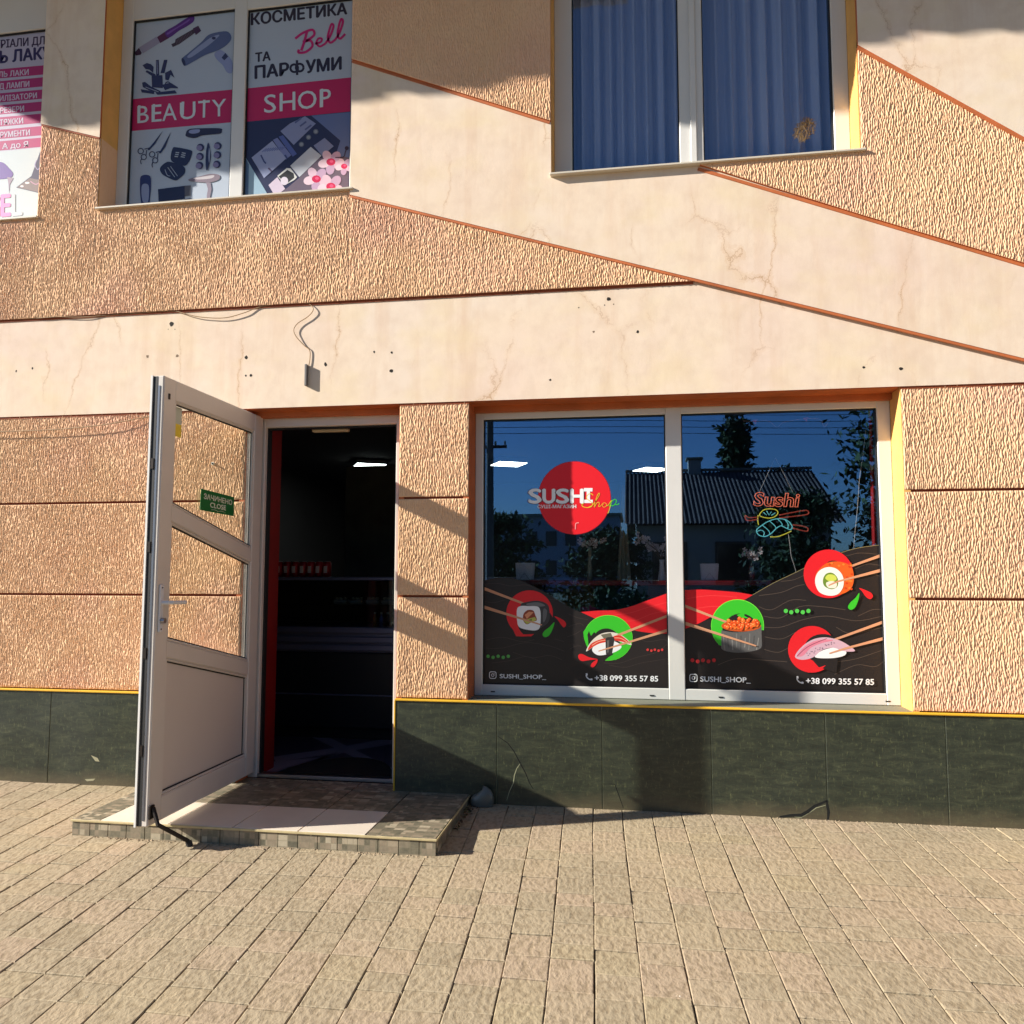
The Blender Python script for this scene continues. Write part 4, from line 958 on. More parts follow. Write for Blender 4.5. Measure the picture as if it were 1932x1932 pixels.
# end profile: dark gasket channel and lock strip on the free edge
lf.box(X0+.012, X0+.034, Y1-.0015, Y1+.002, LZ0+.004, LZ1-.004, GASK); lf.box(X0+.038, X0+.048, Y1-.0025, Y1+.002, LZ0+.03, LZ1-.05, mat('lock_strip', (120, 124, 134), .35, .8))
for z in (.4, .85, 1.35, 1.75): lf.box(X0+.016, X0+.030, Y1-.006, Y1, z, z+.05, DARKM)
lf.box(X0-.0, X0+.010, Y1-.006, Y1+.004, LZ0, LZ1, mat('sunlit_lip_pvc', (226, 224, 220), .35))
leaf = lf.build('door', B, loc=(X1, Y0, LZ0))
leaf['label'] = 'open white plastic door with two slanted glass panes above a solid panel'
def leafpart(mb_, name):
    o = mb_.build(name, None); o.parent = leaf; o.matrix_parent_inverse = leaf.matrix_world.inverted() if False else mathutils.Matrix.Translation((-X1, -Y0, -LZ0)); return o
xm = (X0+X1)/2; ya, yb = Y0-sw+.004, Y1+sw-.004
def slab(za_t, zb_t, za_b, zb_b, x0, x1, M, name, yA=ya, yB=yb):
    m_ = MB(); v = [(x, y, z) for x in (x0, x1) for (y, z) in ((yA, za_b), (yA, za_t), (yB, zb_t), (yB, zb_b))]
    m_.add(v, [(0, 1, 2, 3), (7, 6, 5, 4), (0, 4, 5, 1), (1, 5, 6, 2), (2, 6, 7, 3), (3, 7, 4, 0)], M)
    return leafpart(m_, name)
zt_ = LZ1-.10
slab(zt_, zt_, ysl(zm0, zm1, ya)-.004, ysl(zm0, zm1, yb)-.004, xm-.003, xm+.003, DGLASS, 'pane')
slab(ysl(zm0, zm1, ya)-.08, ysl(zm0, zm1, yb)-.08, ysl(zq0, zq1, ya)-.004, ysl(zq0, zq1, yb)-.004, xm-.003, xm+.003, DGLASS, 'pane')
slab(ysl(zq0, zq1, ya)-.08, ysl(zq0, zq1, yb)-.08, LZ0+.11, LZ0+.11, xm-.012, xm+.014, mat('panel_pvc', (208, 198, 190), .4, var=(2, .05)), 'panel')
# glazing beads and black seals round the three fields
bd = MB(); sl2 = MB()
def bead(m_, za, zb2, M, h=.014, t=.018, x=X1-.024):
    rail(m_, za, zb2, ya-.001, yb+.001, x, x+t, h, M)
for (ta, tb, ba, bb) in ((zt_, zt_, ysl(zm0, zm1, ya), ysl(zm0, zm1, yb)), (ysl(zm0, zm1, ya)-.082, ysl(zm0, zm1, yb)-.082, ysl(zq0, zq1, ya), ysl(zq0, zq1, yb)), (ysl(zq0, zq1, ya)-.082, ysl(zq0, zq1, yb)-.082, LZ0+.115, LZ0+.115)):
    bead(bd, ta-.0, tb-.0, PVCW); bead(bd, ba+.014, bb+.014, PVCW)
    bead(sl2, ta-.014, tb-.014, GASK, .006, .003, xm+.014); bead(sl2, ba+.02, bb+.02, GASK, .006, .003, xm+.014)
    for y in (ya-.016, yb): bd.box(X1-.024, X1-.006, y, y+.016, min(ba, bb)+.02 if y > 0 else bb+.01, (ta if y > -.3 else tb)-.01, PVCW)
    for y in (ya-.022, yb+.016): sl2.box(xm+.014, xm+.017, y, y+.006, (ba if y > -.3 else bb)+.01, (ta if y > -.3 else tb)-.01, GASK)
leafpart(bd, 'glazing_bead'); leafpart(sl2, 'gasket')
h_ = MB(); yh = Y1+.055; WP = mat('white_handle', (216, 216, 220), .3)
zh = px(310, 1135, 0)[1]; 
tdir = ray = None
def onleaf(u, v):      # pixel to the leaf's room-side face
    d = _w+_r*(u-966)/F-_u*(v-966)/F; t = (X1-0)/d[0]; p = CAM+d*t; return float(p[1]), float(p[2])
hy, hz_ = onleaf(302, 1137); hz_t = onleaf(304, 1103)[1]; hz_b = onleaf(298, 1193)[1]
h_.bbox(X1, X1+.010, hy-.016, hy+.016, hz_b, hz_t, WP, .004)
h_.tube([(X1+.005, hy, hz_), (X1+.045, hy, hz_), (X1+.055, hy+.01, hz_), (X1+.055, hy+.125, hz_-.002)], .0095, WP, 10)
h_.tube([(X1+.006, hy, hz_-.085), (X1+.030, hy, hz_-.085)], .013, METAL, 10)
for z in (hz_b+.014, hz_t-.014): h_.tube([(X1+.008, hy, z), (X1+.0115, hy, z)], .004, DARKM, 8)
leafpart(h_, 'door_handle')
# kick-down door stop
s_ = MB(); a = onleaf(284, 1524); fy, fz = None, None
s_.bbox(X1, X1+.012, a[0]-.018, a[0]+.018, a[1]-.05, a[1]+.012, DARKM, .003)
s_.tube([(X1+.014, a[0], a[1]), (X1+.05, a[0]-.015, a[1]-.07), (-2.10, -.79, -.012)], .010, DARKM, 8); s_.tube([(-2.10, -.79, -.012), (-2.09, -.79, gz(-.79)+.002)], .015, GASK, 8)
leafpart(s_, 'door_stop')
t_ = MB(); yy, zz2 = onleaf(319, 748); t_.box(X1, X1+.004, yy-.006, yy+.006, zz2-.014, zz2+.014, DARKM); leafpart(t_, 'latch_catch')
st = MB(); p1 = onleaf(331, 760); p2 = onleaf(355, 795)
st.box(xm+.003, xm+.0035, -.775, -.70, 2.0, 2.085, mat('sticker_pale', (190, 196, 180), .5)); st.box(xm+.003, xm+.0036, -.775, -.70, 1.935, 2.0, mat('sticker_yellow', (226, 200, 50), .5)); leafpart(st, 'sticker')
# open/closed card hanging in the glass
def onx(u, v, X):
    d = _w+_r*(u-966)/F-_u*(v-966)/F; t = X/d[0]; p = CAM+d*t; return float(p[1]), float(p[2])
XS = xm+.012
pA, pB, pC, pD = onx(380, 922, XS), onx(442, 938, XS), onx(441, 974, XS), onx(378, 962, XS)
s_ = MB(); GS = mat('sign_green', (16, 104, 44), .4)
ys0, ys1, zs0, zs1 = (pA[0]+pD[0])/2, (pB[0]+pC[0])/2, (pC[1]+pD[1])/2, (pA[1]+pB[1])/2
zm_a, zm_b = pA[1], pB[1]
V8 = [(x, y, z) for x in (XS-.003, XS) for (y, z) in ((pD[0], pD[1]), (pA[0], pA[1]), (pB[0], pB[1]), (pC[0], pC[1]))]
s_.add(V8, [(0, 1, 2, 3), (7, 6, 5, 4), (0, 4, 5, 1), (1, 5, 6, 2), (2, 6, 7, 3), (3, 7, 4, 0)], GS)
def sgn(t, a0, a1, b0, h, off=.02, M=mat('sign_white', (214, 220, 206), .5)):
    V2, F2 = glyphs(t, off); xs = [v[0] for v in V2]; x0, x1 = min(xs), max(xs); P = []
    for a, b in V2:
        q = a0+(a1-a0)*(a-x0)/(x1-x0); r_ = b0+h*b/.72
        yT = pA[0]+(pB[0]-pA[0])*q; zT = pA[1]+(pB[1]-pA[1])*q; zB2 = pD[1]+(pC[1]-pD[1])*q
        P.append((XS+.0008, yT, zB2+(zT-zB2)*r_))
    s_.add(P, F2, M)
sgn('ЗАЧИНЕНО', .07, .93, .56, .25); sgn('CLOSE', .26, .74, .22, .25)
def sgq(q, r_): 
    zT = pA[1]+(pB[1]-pA[1])*q; zB2 = pD[1]+(pC[1]-pD[1])*q; return (XS+.0012, pA[0]+(pB[0]-pA[0])*q, zB2+(zT-zB2)*r_)
s_.tube([sgq(*p) for p in smoothline([(.3, .1), (.4, .13), (.5, .09), (.6, .13), (.72, .1)], 4)], .0011, _mats['sign_white'], 4)
o = s_.build('door_sign'); tag(o, 'green card reading CLOSE hanging in the glass of the open door', 'sign')

# ------------------------------------------------------------------ entrance step
st_ = MB(); SX0, SX1, SY0 = -2.752, -.908, -.742
CONC = mat('step_concrete', (128, 120, 106), .9, bump=(50, .5, .005), var=(10, .2))
st_.box(SX0+.012, SX1-.012, SY0+.014, .128, gz(SY0)-.1, zst-.010, CONC)
xs_ = [SX0, -2.60, -2.235, -1.905, -1.575, -1.245, SX1]; ys_ = [SY0, -.388, -.03, .128]
step = st_.build('entrance_step'); tag(step, 'low tiled entrance step under the open door', 'step')
tt = MB(); g = .003
for i in range(len(xs_)-1):
    for j in range(len(ys_)-1):
        Mx = TILEW if (j == 0 and 1 <= i <= 4) else MOS
        x0, x1 = xs_[i]+g, xs_[i+1]-g
        if i == len(xs_)-2: x0 += 0; 
        tt.bbox(x0, x1, ys_[j]+g, ys_[j+1]-g, zst-.0095, zst+(.0 if Mx is MOS else .0005), Mx, .0012)
tt.build('top_tile', step)
ft = MB(); x = SX0; r5 = random.Random(9)
while x < SX1-.03:
    x2 = min(x+.098, SX1-.001); ft.bbox(x+.0014, x2-.0014, SY0+.002, SY0+.0135, gz(SY0)-.06, zst-.012, MOSZ, .0012); x = x2
ft.build('front_tile', step)
ft = MB(); y = SY0+.016
while y < -.02:
    y2 = min(y+.1, -.016); ft.bbox(SX1-.0115, SX1-.001, y+.0014, y2-.0014, gz(SY0)-.06, zst-.012, MOSY, .0012); y = y2
ft.build('side_tile', step)
ft = MB(); ft.bbox(SX0+.001, SX0+.0115, SY0+.016, -.016, gz(SY0)-.06, zst-.012, MOSY, .0012); ft.build('side_tile', step)
ed = MB(); BR = mat('beige_trim', (188, 172, 130), .5, var=(20, .2))
ed.bbox(SX0-.004, SX1+.004, SY0-.006, SY0-.0, zst-.0115, zst-.001, BR, .0015); ed.bbox(SX1, SX1+.006, SY0, -.016, zst-.0115, zst-.001, BR, .0015)
ed.build('edge_trim', step)
# mortar crumbs at its foot
lt = MB(); M1 = mat('mortar_crumb', (150, 132, 108), .95)
def crumb(mb_, x, y, s, M, base=None):
    z0 = gz(y) if base is None else base
    V2 = []; n = 6
    for k in range(n): t = 6.28*k/n; V2.append((x+s*math.cos(t)*rng.uniform(.6, 1.2), y+s*math.sin(t)*rng.uniform(.5, 1), z0-.002))
    V2.append((x+s*.1, y, z0+s*rng.uniform(.4, .8)))
    mb_.add(V2, [(k, (k+1) % n, n) for k in range(n)], M)
for q in range(230):
    x = rng.uniform(SX0+.1, SX1-.02); crumb(lt, x, SY0-.004-abs(rng.gauss(0, .008)), rng.uniform(.003, .010), M1)
for q in range(220):
    x = rng.uniform(-.85, 2.4); crumb(lt, x, -.018-abs(rng.gauss(0, .006)), rng.uniform(.002, .007), M1)
for q in range(60): crumb(lt, rng.uniform(-2, 1.6), rng.uniform(-2.2, -.1), rng.uniform(.0015, .004), mat('pale_grit', (214, 206, 190), .9))
o = lt.build('grit'); tag(o, 'crumbs of mortar and grit along the foot of the wall and step', 'debris', kind='stuff')
# dry leaves in the corner
lv = MB(); ML = mat('dry_leaf', (86, 60, 36), .9, var=(30, .4)); ML2 = mat('dry_weed', (92, 90, 52), .9)
for q in range(60):
    x = SX1+.012+abs(rng.gauss(0, .022)); y = rng.uniform(-.42, -.02) if q < 45 else rng.uniform(-.2, -.03); z = gz(y)+rng.uniform(.001, .02); s = rng.uniform(.006, .017); a = rng.uniform(0, 6.3)
    ca, sa = math.cos(a)*s, math.sin(a)*s
    lv.add([(x-ca, y-sa, z), (x-sa*.4, y+ca*.4, z+rng.uniform(0, .008)), (x+ca, y+sa, z+rng.uniform(-.002, .01)), (x+sa*.4, y-ca*.4, z)], [(0, 1, 2, 3)], ML if q % 3 else ML2)
o = lv.build('leaf_litter'); tag(o, 'dry leaves and weeds caught beside the step in shade', 'leaf litter', kind='stuff')
# crumpled clear container against the plinth
cc = MB(); CP = mat('cloudy_plastic', (104, 104, 98), .3, trans=.25)
V2 = []; sg = 40; prof = [(.06, 0), (.062, .016), (.06, .034), (.055, .052), (.044, .07), (.026, .082), (.006, .086)]
for r_, z in prof:
    for k in range(sg):
        t = 2*math.pi*k/sg; q = 1+.07*math.sin(2*t+z*30)+(.035*math.sin(t*20) if math.cos(t) > -.1 else .02*math.sin(5*t+z*60)); V2.append((r_*q*math.cos(t), .5*r_*q*math.sin(t), z*(1+.22*math.cos(t))))
Fc = [(i*sg+k, i*sg+(k+1) % sg, (i+1)*sg+(k+1) % sg, (i+1)*sg+k) for i in range(len(prof)-1) for k in range(sg)]
Fc.append([(len(prof)-1)*sg+k for k in range(sg)])
cc.add(V2, Fc, CP)
o = cc.build('plastic_container', smooth=True); o.location = (-.83, -.056, .001); tag(o, 'crumpled cloudy plastic container standing against the marble plinth beside the step', 'container')

# ------------------------------------------------------------------ cables on the facade
def cabpts(L, offs): 
    return [(lambda q: (q[0], -.012-d, q[1]))(px(x*.33069, 511.1+y*.33069, -.012-d)) for (x, y), d in zip(L, offs)]
CAB = mat('cable_sheath', (150, 120, 84), .6); CABD = mat('cable_dark', (40, 34, 34), .6)
L = [(-600, 300), (-300, 290), (0, 278), (140, 274), (240, 268), (330, 262), (420, 264), (500, 262), (600, 254), (760, 243), (940, 230), (1010, 232), (1070, 248), (1150, 264), (1280, 268), (1390, 240), (1470, 210), (1570, 190), (1650, 184), (1730, 182), (1775, 195), (1786, 225), (1755, 262), (1700, 298), (1676, 335), (1690, 375), (1735, 425), (1766, 452), (1768, 500), (1762, 538)]
mb = MB(); mb.tube(smoothline(cabpts(L, [.012 if (i in (4, 5, 6, 7, 12, 13, 14, 15, 21, 22, 23, 24, 25)) else .006 for i in range(len(L))]), 5), .0026, CAB, 6)
o = mb.build('cable', smooth=True); tag(o, 'thin cable sagging along the stucco edge and curling down to a dangling junction box', 'cable')
mb = MB(); mb.tube(smoothline(cabpts([(-700, 935), (-300, 925), (0, 917), (300, 906), (540, 884), (700, 860), (870, 828), (1000, 812)], [.022, .022, .022, .022, .024, .02, .006, .004]), 5), .0032, CAB, 6)
o = mb.build('cable', smooth=True); tag(o, 'cable hung loosely across the left stucco wall behind the open door', 'cable')
bx0, bz1 = px(578, 689, -.012); bx1, bz0 = px(584, 729, -.012)
mb = MB(); mb.bbox(bx0, bx0+.014, -.038, -.0125, bz0, bz1, mat('box_grey', (110, 106, 104), .6), .002)
o = mb.build('junction_box'); tag(o, 'small flat junction box on the plaster above the doorway', 'junction box')
mb = MB(); x, z = px(409, 875, .0); mb.tube([(x-.02, -.001, z), (x-.02, -.012, z)], .010, mat('filler_white', (214, 208, 196), .7), 10); mb.tube([(x-.018, -.012, z-.001), (x-.012, -.028, z-.003)], .005, CABD, 8)
o = mb.build('wall_plug'); tag(o, 'white wall plug with a stub of black wire, seen through the door glass', 'wall plug')

# ------------------------------------------------------------------ interior
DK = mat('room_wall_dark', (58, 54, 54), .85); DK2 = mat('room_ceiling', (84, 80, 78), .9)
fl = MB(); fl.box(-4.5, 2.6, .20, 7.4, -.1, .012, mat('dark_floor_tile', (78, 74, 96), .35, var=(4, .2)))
PALE = mat('pale_floor_inlay', (152, 146, 166), .35)
def pz(u, v, z):
    d = _w+_r*(u-966)/F-_u*(v-966)/F; t = (z-CH)/d[2]; p = CAM+d*t; return float(p[0]), float(p[1])
zf = lambda x, y: pz(479.2+x*.3805, 766.8+y*.3805, .013)
for k_, P_ in enumerate(([(200, 1598), (270, 1590), (700, 1800), (690, 1832), (560, 1770)], [(110, 1762), (90, 1738), (420, 1690), (700, 1640), (700, 1672), (430, 1716)], [(30, 1830), (90, 1762), (390, 1735), (420, 1712), (470, 1712), (300, 1752), (110, 1812)])):
    fl.add([(*zf(*p), .0125+k_*.0008) for p in P_], [list(range(len(P_)))[::-1]], PALE)
fl.build('floor', B)
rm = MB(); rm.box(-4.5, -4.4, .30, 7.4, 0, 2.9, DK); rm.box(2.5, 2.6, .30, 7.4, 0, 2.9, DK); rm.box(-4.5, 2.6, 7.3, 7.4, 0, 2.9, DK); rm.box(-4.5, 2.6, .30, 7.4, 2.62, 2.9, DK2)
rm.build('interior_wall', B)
rc = MB(); RJ = mat('red_wall_paint', (140, 14, 8), .6, var=(5, .12))
rc.box(xd0-.05, px(521, 1000, .45)[0], .305, .50, .012, 2.62, RJ); rc.build('red_pier', B)
up = MB()                                            # upper floor rooms
up.box(-5.3, 3.2, .9, 1.0, 2.9, ZT+.2, mat('upstairs_wall', (74, 72, 76), .9)); up.box(-5.3, 3.2, .31, .9, ZT, ZT+.1, DK); up.build('upstairs_wall', B)
# ceiling light panels
LP = mat('light_panel', (250, 252, 250), .5, emit=(236, 252, 246), es=6)
spots = []
for (u, v, label) in ((697, 880, 'square ceiling light panel seen through the open doorway'), (960, 877, 'square ceiling light panel showing above the left of the red round sign'), (1229, 887.5, 'square ceiling light panel showing beside the window mullion')):
    d = _w+_r*(u-966)/F-_u*(v-966)/F; t = (2.55-CH)/d[2]; p = CAM+d*t
    r0 = empty('ceiling_light', (p[0], p[1], 2.56), label, 'ceiling light', 'square ceiling light panels in the shop'); r0.rotation_euler = (0, 0, .5)
    q = MB(); q.bbox(-.18, .18, -.18, .18, .0, .05, mat('panel_frame', (200, 200, 200), .5), .004); f_ = q.build('frame', r0)
    q = MB(); q.box(-.17, .17, -.17, .17, -.006, -.001, LP); q.build('diffuser', r0)
    hg = MB(); hg.tube([(0, 0, .05), (0, 0, .062)], .02, _mats['panel_frame'], 8); hg.build('mount', r0)
# door closer lamp strip above the inner doorway
mb = MB(); a = px(590, 800, .24); mb.bbox(px(590, 800, .21)[0], px(657, 800, .21)[0], .2005, .24, zdt-.022, zdt-.001, mat('beige_plastic', (196, 180, 150), .5), .004)
o = mb.build('door_closer'); tag(o, 'beige plastic strip fixed under the top of the door frame', 'door closer')
# display counter
ct = empty('display_counter', (-1.4, 1.35, .012), 'glass fronted display counter standing in the dark shop behind the doorway', 'counter')
def cpart(mb_, name, par=None): 
    o = mb_.build(name, None); o.parent = ct; o.matrix_parent_inverse = mathutils.Matrix.Translation((1.4, -1.35, -.012)); return o
CW_, CX0, CX1 = 0, -3.5, -.2
SST = mat('counter_steel', (120, 122, 150), .35, .5)
q = MB(); q.bbox(CX0, CX1, 1.36, 2.0, .1, .66, mat('counter_body', (30, 32, 38), .4), .01); q.bbox(CX0+.05, CX1-.05, 1.42, 1.95, .012, .1, GASK, .004); cpart(q, 'body')
q = MB()
for z in (.70, .76, .83): q.bbox(CX0, CX1, 1.33, 1.36, z-.025, z+.02, SST, .006)
q.bbox(CX0, CX1, 1.36, 2.0, .66, .85, SST, .006); q.bbox(CX0, CX1, 1.353, 1.36, .34, .352, SST, .002); cpart(q, 'front_rail')
q = MB(); q.box(CX0, CX1, 1.37, 1.376, .852, 1.20, glass('case_glass', .05)); cpart(q, 'front_glass')
q = MB(); q.bbox(CX0, CX1, 1.36, 2.0, 1.2005, 1.225, SST, .005); cpart(q, 'top')
q = MB(); q.box(CX0, CX1, 1.99, 2.0, .852, 1.2, DK); q.box(CX0, CX1, 1.45, 1.98, 1.01, 1.016, glass('shelf_glass', .08)); cpart(q, 'shelf')
for i in range(7):
    u = 527+i*15; x = px(u, 1080, 1.5)[0]
    q = MB(); q.lathe(0, 0, [(.027, 0), (.033, .006), (.033, .108), (.026, .118)], mat('can_red', (150, 16, 24), .35, .3), 14)
    o = q.build('drink_can', smooth=True); o.location = (x, 1.5, 1.226)
    q = MB(); q.lathe(0, 0, [(.0262, .1181), (.0262, .121), (.02, .1195)], METAL, 14); q.build('lid', o)
    q = MB(); q.box(-.014, .014, -.0345, -.0325, .03, .085, mat('can_label', (190, 180, 180), .4)); q.build('label_patch', o)
    tag(o, ['first', 'second', 'third', 'fourth', 'fifth', 'sixth', 'seventh'][i]+' red drink can from the red door pier, on top of the display counter', 'can', 'red drink cans on the counter')
for i in range(5):
    q = MB(); q.lathe(0, 0, [(.016, 0), (.016, .06), (.007, .075), (.007, .09)], [mat('sauce_amber', (150, 110, 40), .3), mat('sauce_blue', (70, 90, 150), .3), mat('sauce_dark', (60, 30, 20), .3)][i % 3], 10)
    o = q.build('sauce_bottle', smooth=True); o.location = (px(703+i*12, 1200, 1.45)[0], 1.5, .8515)
    q = MB(); q.lathe(0, 0, [(.009, .0905), (.009, .105)], mat('sauce_cap', (190, 190, 180), .4), 10); q.build('cap', o)
    tag(o, ['first', 'second', 'third', 'fourth', 'fifth', 'sixth', 'seventh'][i]+' small sauce bottle from the left inside the glass display counter', 'bottle', 'small sauce bottles in the display counter')
for i in range(4):
    q = MB(); q.bbox(-.055, .055, -.04, .04, 0, .03, mat('food_tray', (150, 150, 140), .5), .008); o = q.build('food_tray'); o.location = (px(640+i*30, 1140, 1.6)[0], 1.65, 1.0165)
    q = MB()
    for k in range(3): q.bbox(-.045+k*.032, -.02+k*.032, -.02, .02, .0305, .05, mat('roll_pale', (200, 180, 150), .6), .006)
    q.build('sushi', o); tag(o, ['first', 'second', 'third', 'fourth', 'fifth', 'sixth', 'seventh'][i]+' pale food tray from the left on the glass shelf of the counter', 'tray', 'food trays on the counter shelf')
# doormat
dm = MB(); cx, cy = px(0, 0)[0], 0
mx0, mx1 = px(520, 1462, .25)[0], xd1-.02
ma, mb2, mc = zf(105, 1826), zf(690, 1838), zf(400, 1745); mcx = (ma[0]+mb2[0])/2
pts = [(mcx+(mb2[0]-ma[0])/2*math.cos(t), .215+(mc[1]-.215)*math.sin(t)) for t in [math.pi*i/24 for i in range(25)]]
n_ = len(pts); dm.add([(x, y, .0165) for x, y in pts]+[(x, y, .026) for x, y in pts], [list(range(n_, 2*n_)), list(range(n_))[::-1]]+[(i, (i+1) % n_, n_+(i+1) % n_, n_+i) for i in range(n_)], mat('doormat_black', (26, 26, 26), .95, bump=(200, .8, .006)))
o = dm.build('doormat'); tag(o, 'half round black doormat just inside the threshold', 'doormat')
# wall panel inside, left of the room
q = MB(); q.bbox(-2.78, -2.2, 2.9, 2.95, 1.0, 2.3, mat('dim_panel', (96, 96, 90), .8, var=(5, .3)), .01); o = q.build('menu_board'); tag(o, 'dim grey board at the back of the shop beyond the counter', 'board')

# window bar with things on it
def gpt(u, v, y): x, z = px(u, v, y); return x, z
zbar = px(1100, 1095, .42)[1]
bar = empty('window_bar', (.1, .45, .012), 'dark red bar shelf running along the inside of the shop window', 'bar shelf')
def bpart(mb_, name): o = mb_.build(name, None); o.parent = bar; o.matrix_parent_inverse = mathutils.Matrix.Translation((-.1, -.45, -.012)); return o
q = MB(); q.bbox(-.9, 1.36, .36, .70, zbar-.03, zbar, mat('bar_red', (120, 22, 26), .4), .005); bpart(q, 'top')
for i, c in enumerate([(110, 24, 20), (150, 104, 20), (24, 70, 60), (150, 60, 20), (120, 80, 24), (30, 60, 50), (70, 20, 20)]):
    q = MB(); q.bbox(-.88+i*.32, -.57+i*.32, .60, .62, .3, zbar-.031, mat('bar_panel_%d' % i, c, .6), .004); bpart(q, 'front_panel')
for x in (-.85, .2, 1.3): q = MB(); q.bbox(x-.02, x+.02, .64, .68, .013, zbar-.031, DARKM, .004); bpart(q, 'leg')
NAP = mat('napkin_white', (226, 226, 230), .8)
for k, (ua, ub, v0, v1, lab) in enumerate(((973, 1009, 1062, 1095, 'white folded napkin in its holder behind the left pane, above the dark sushi graphic'), (1321, 1355, 1063, 1097, 'white folded napkin in its holder behind the right pane, next to the mullion'))):
    x0, z1 = gpt(ua, v0, .45); x1, _ = gpt(ub, v1, .45); w_ = x1-x0
    r0 = empty('napkin_holder', ((x0+x1)/2, .45, zbar+.0005), lab, 'napkin holder', 'napkin holders on the window bar')
    q = MB()
    for i in range(6):
        a = -.02+i*.007; t = rng.uniform(-.004, .004)
        q.add([(-w_/2*.86+t, a, .004), (w_/2*.86+t, a, .004), (w_/2+t, a-.006, z1-zbar-rng.uniform(0, .006)), (-w_/2*.95+t, a-.006, z1-zbar-rng.uniform(0, .006))], [(0, 1, 2, 3)], NAP)
    q.build('napkin', r0)
    q = MB(); q.bbox(-.035, .035, -.032, .026, 0, .0035, METAL, .001); q.tube([(-.03, -.03, .003), (0, -.031, .045), (.03, -.03, .003)], .0015, METAL, 6); q.build('wire_stand', r0)
def vase(x, y, prof, M, name, lab):
    q = MB(); q.lathe(0, 0, prof, M, 20); o = q.build(name, smooth=True); o.location = (x, y, zbar+.0005); tag(o, lab, 'vase'); return o
PET = mat('petal_white', (216, 206, 212), .8); STM = mat('flower_stem', (92, 80, 60), .8)
def flowers(x, y, z, spread, n, label, M=PET, ctr=(0, 0), seed=1, sz=.011):
    r_ = random.Random(seed); o = empty('flower_bunch', (x, y, z), label, 'flowers')
    q = MB(); tips = []
    for i in range(6):
        a = r_.uniform(-1, 1); tip = (a*spread[0]+ctr[0], r_.uniform(-.03, .03), spread[1]*r_.uniform(.45, 1)+ctr[1]); tips.append(tip)
        q.tube(smoothline([(0, 0, 0), (tip[0]*.3, 0, tip[2]*.5), tip], 4), .0014, STM, 5)
    q.build('stem', o)
    q = MB()
    for i in range(n):
        t = tips[i % 6]; k = r_.uniform(.45, 1.02); c = (t[0]*k*k+r_.uniform(-.02, .02), t[1]+r_.uniform(-.02, .02), t[2]*k+r_.uniform(-.015, .015))
        for a in range(5):
            an = a*1.257+r_.random(); d = (math.cos(an)*sz, math.sin(an)*sz); h = r_.uniform(-.004, .004)
            q.add([c, (c[0]+d[0]-d[1]*.5, c[1]+h-.002, c[2]+d[1]+d[0]*.5), (c[0]+d[0]*1.5, c[1]-.004, c[2]+d[1]*1.5), (c[0]+d[0]+d[1]*.5, c[1]+h, c[2]+d[1]-d[0]*.5)], [(0, 1, 2, 3)], M)
    q.build('blossom', o); return o
xv = gpt(1249, 1075, .45)[0]; hv = gpt(1249, 1056, .45)[1]-zbar
vase(xv, .45, [(.024, 0), (.026, .004), (.017, hv*.45), (.013, hv*.85), (.016, hv)], mat('vase_white', (220, 220, 224), .3), 'vase', 'slim white vase by the mullion on the window bar')
flowers(xv, .45, zbar+hv+.001, (.16, .19), 34, 'spray of pale blossom in the slim white vase by the mullion', ctr=(-.05, .0), seed=3)
xv = gpt(1418, 1075, .5)[0]
vase(xv, .5, [(.02, 0), (.021, .06), (.018, .10)], glass('vase_glass', .2), 'vase', 'clear glass vase behind the right pane')
flowers(xv, .5, zbar+.101, (.07, .09), 20, 'white flowers in the clear glass vase behind the right pane', seed=5)
xv = gpt(1113, 1075, .5)[0]
vase(xv, .5, [(.02, 0), (.014, .04), (.01, .17), (.012, .20)], mat('vase_pale', (150, 150, 130), .4), 'vase', 'tall thin pale vase below the red round sign')
flowers(xv, .5, zbar+.201, (.10, .06), 18, 'small white flowers in the tall thin vase below the red round sign', seed=8, ctr=(0, 0))
flowers(gpt(1113, 1143, .34)[0], .30, gpt(1113, 1158, .34)[1], (.03, .035), 16, 'magenta flowers low behind the left pane, just above the red wave', M=mat('petal_magenta', (190, 40, 90), .8), seed=2, sz=.014)
# curtains
def curtain(name, x0, x1, z0, z1, y, amp, n, M, lab, cat='curtain', grp=None, taper=0):
    q = MB(); K_ = n*10; r_ = random.Random(int(x0*100)+n); ph = [r_.uniform(0, 6.3) for _ in range(4)]
    V2 = []; rows_ = 6
    for j in range(rows_+1):
        s = j/rows_
        for i in range(K_+1):
            t = i/K_; xx = x0+(x1-x0)*t; w_ = 1-taper*s
            xx = (x0+x1)/2+(xx-(x0+x1)/2)*w_
            V2.append((xx, y+amp*(math.sin(t*n*6.283+ph[0]+.4*math.sin(t*9+ph[1]))+.4*math.sin(t*n*2.3*6.283+ph[2]+s)), z0+(z1-z0)*s))
    q.add(V2, [(j*(K_+1)+i, j*(K_+1)+i+1, (j+1)*(K_+1)+i+1, (j+1)*(K_+1)+i) for j in range(rows_) for i in range(K_)], M)
    o = q.build(name, smooth=True); return tag(o, lab, cat, grp)
RC = mat('curtain_red', (170, 16, 30), .8); WC = mat('curtain_blue_white', (186, 194, 214), .9); SC_ = mat('curtain_cream', (196, 188, 160), .9)
x0 = px(1640, 900, .34)[0]; curtain('curtain', x0, x0+.14, px(1650, 1040, .34)[1], 2.3, .34, .012, 3, RC, 'red curtain at the right end of the shop window', taper=.15)
x0 = px(1163, 980, .8)[0]; curtain('curtain', x0, px(1190, 980, .8)[0], zbar-.02, px(1175, 915, .8)[1], .8, .012, 3, SC_, 'narrow cream curtain with tapering top behind the left pane', taper=.85)
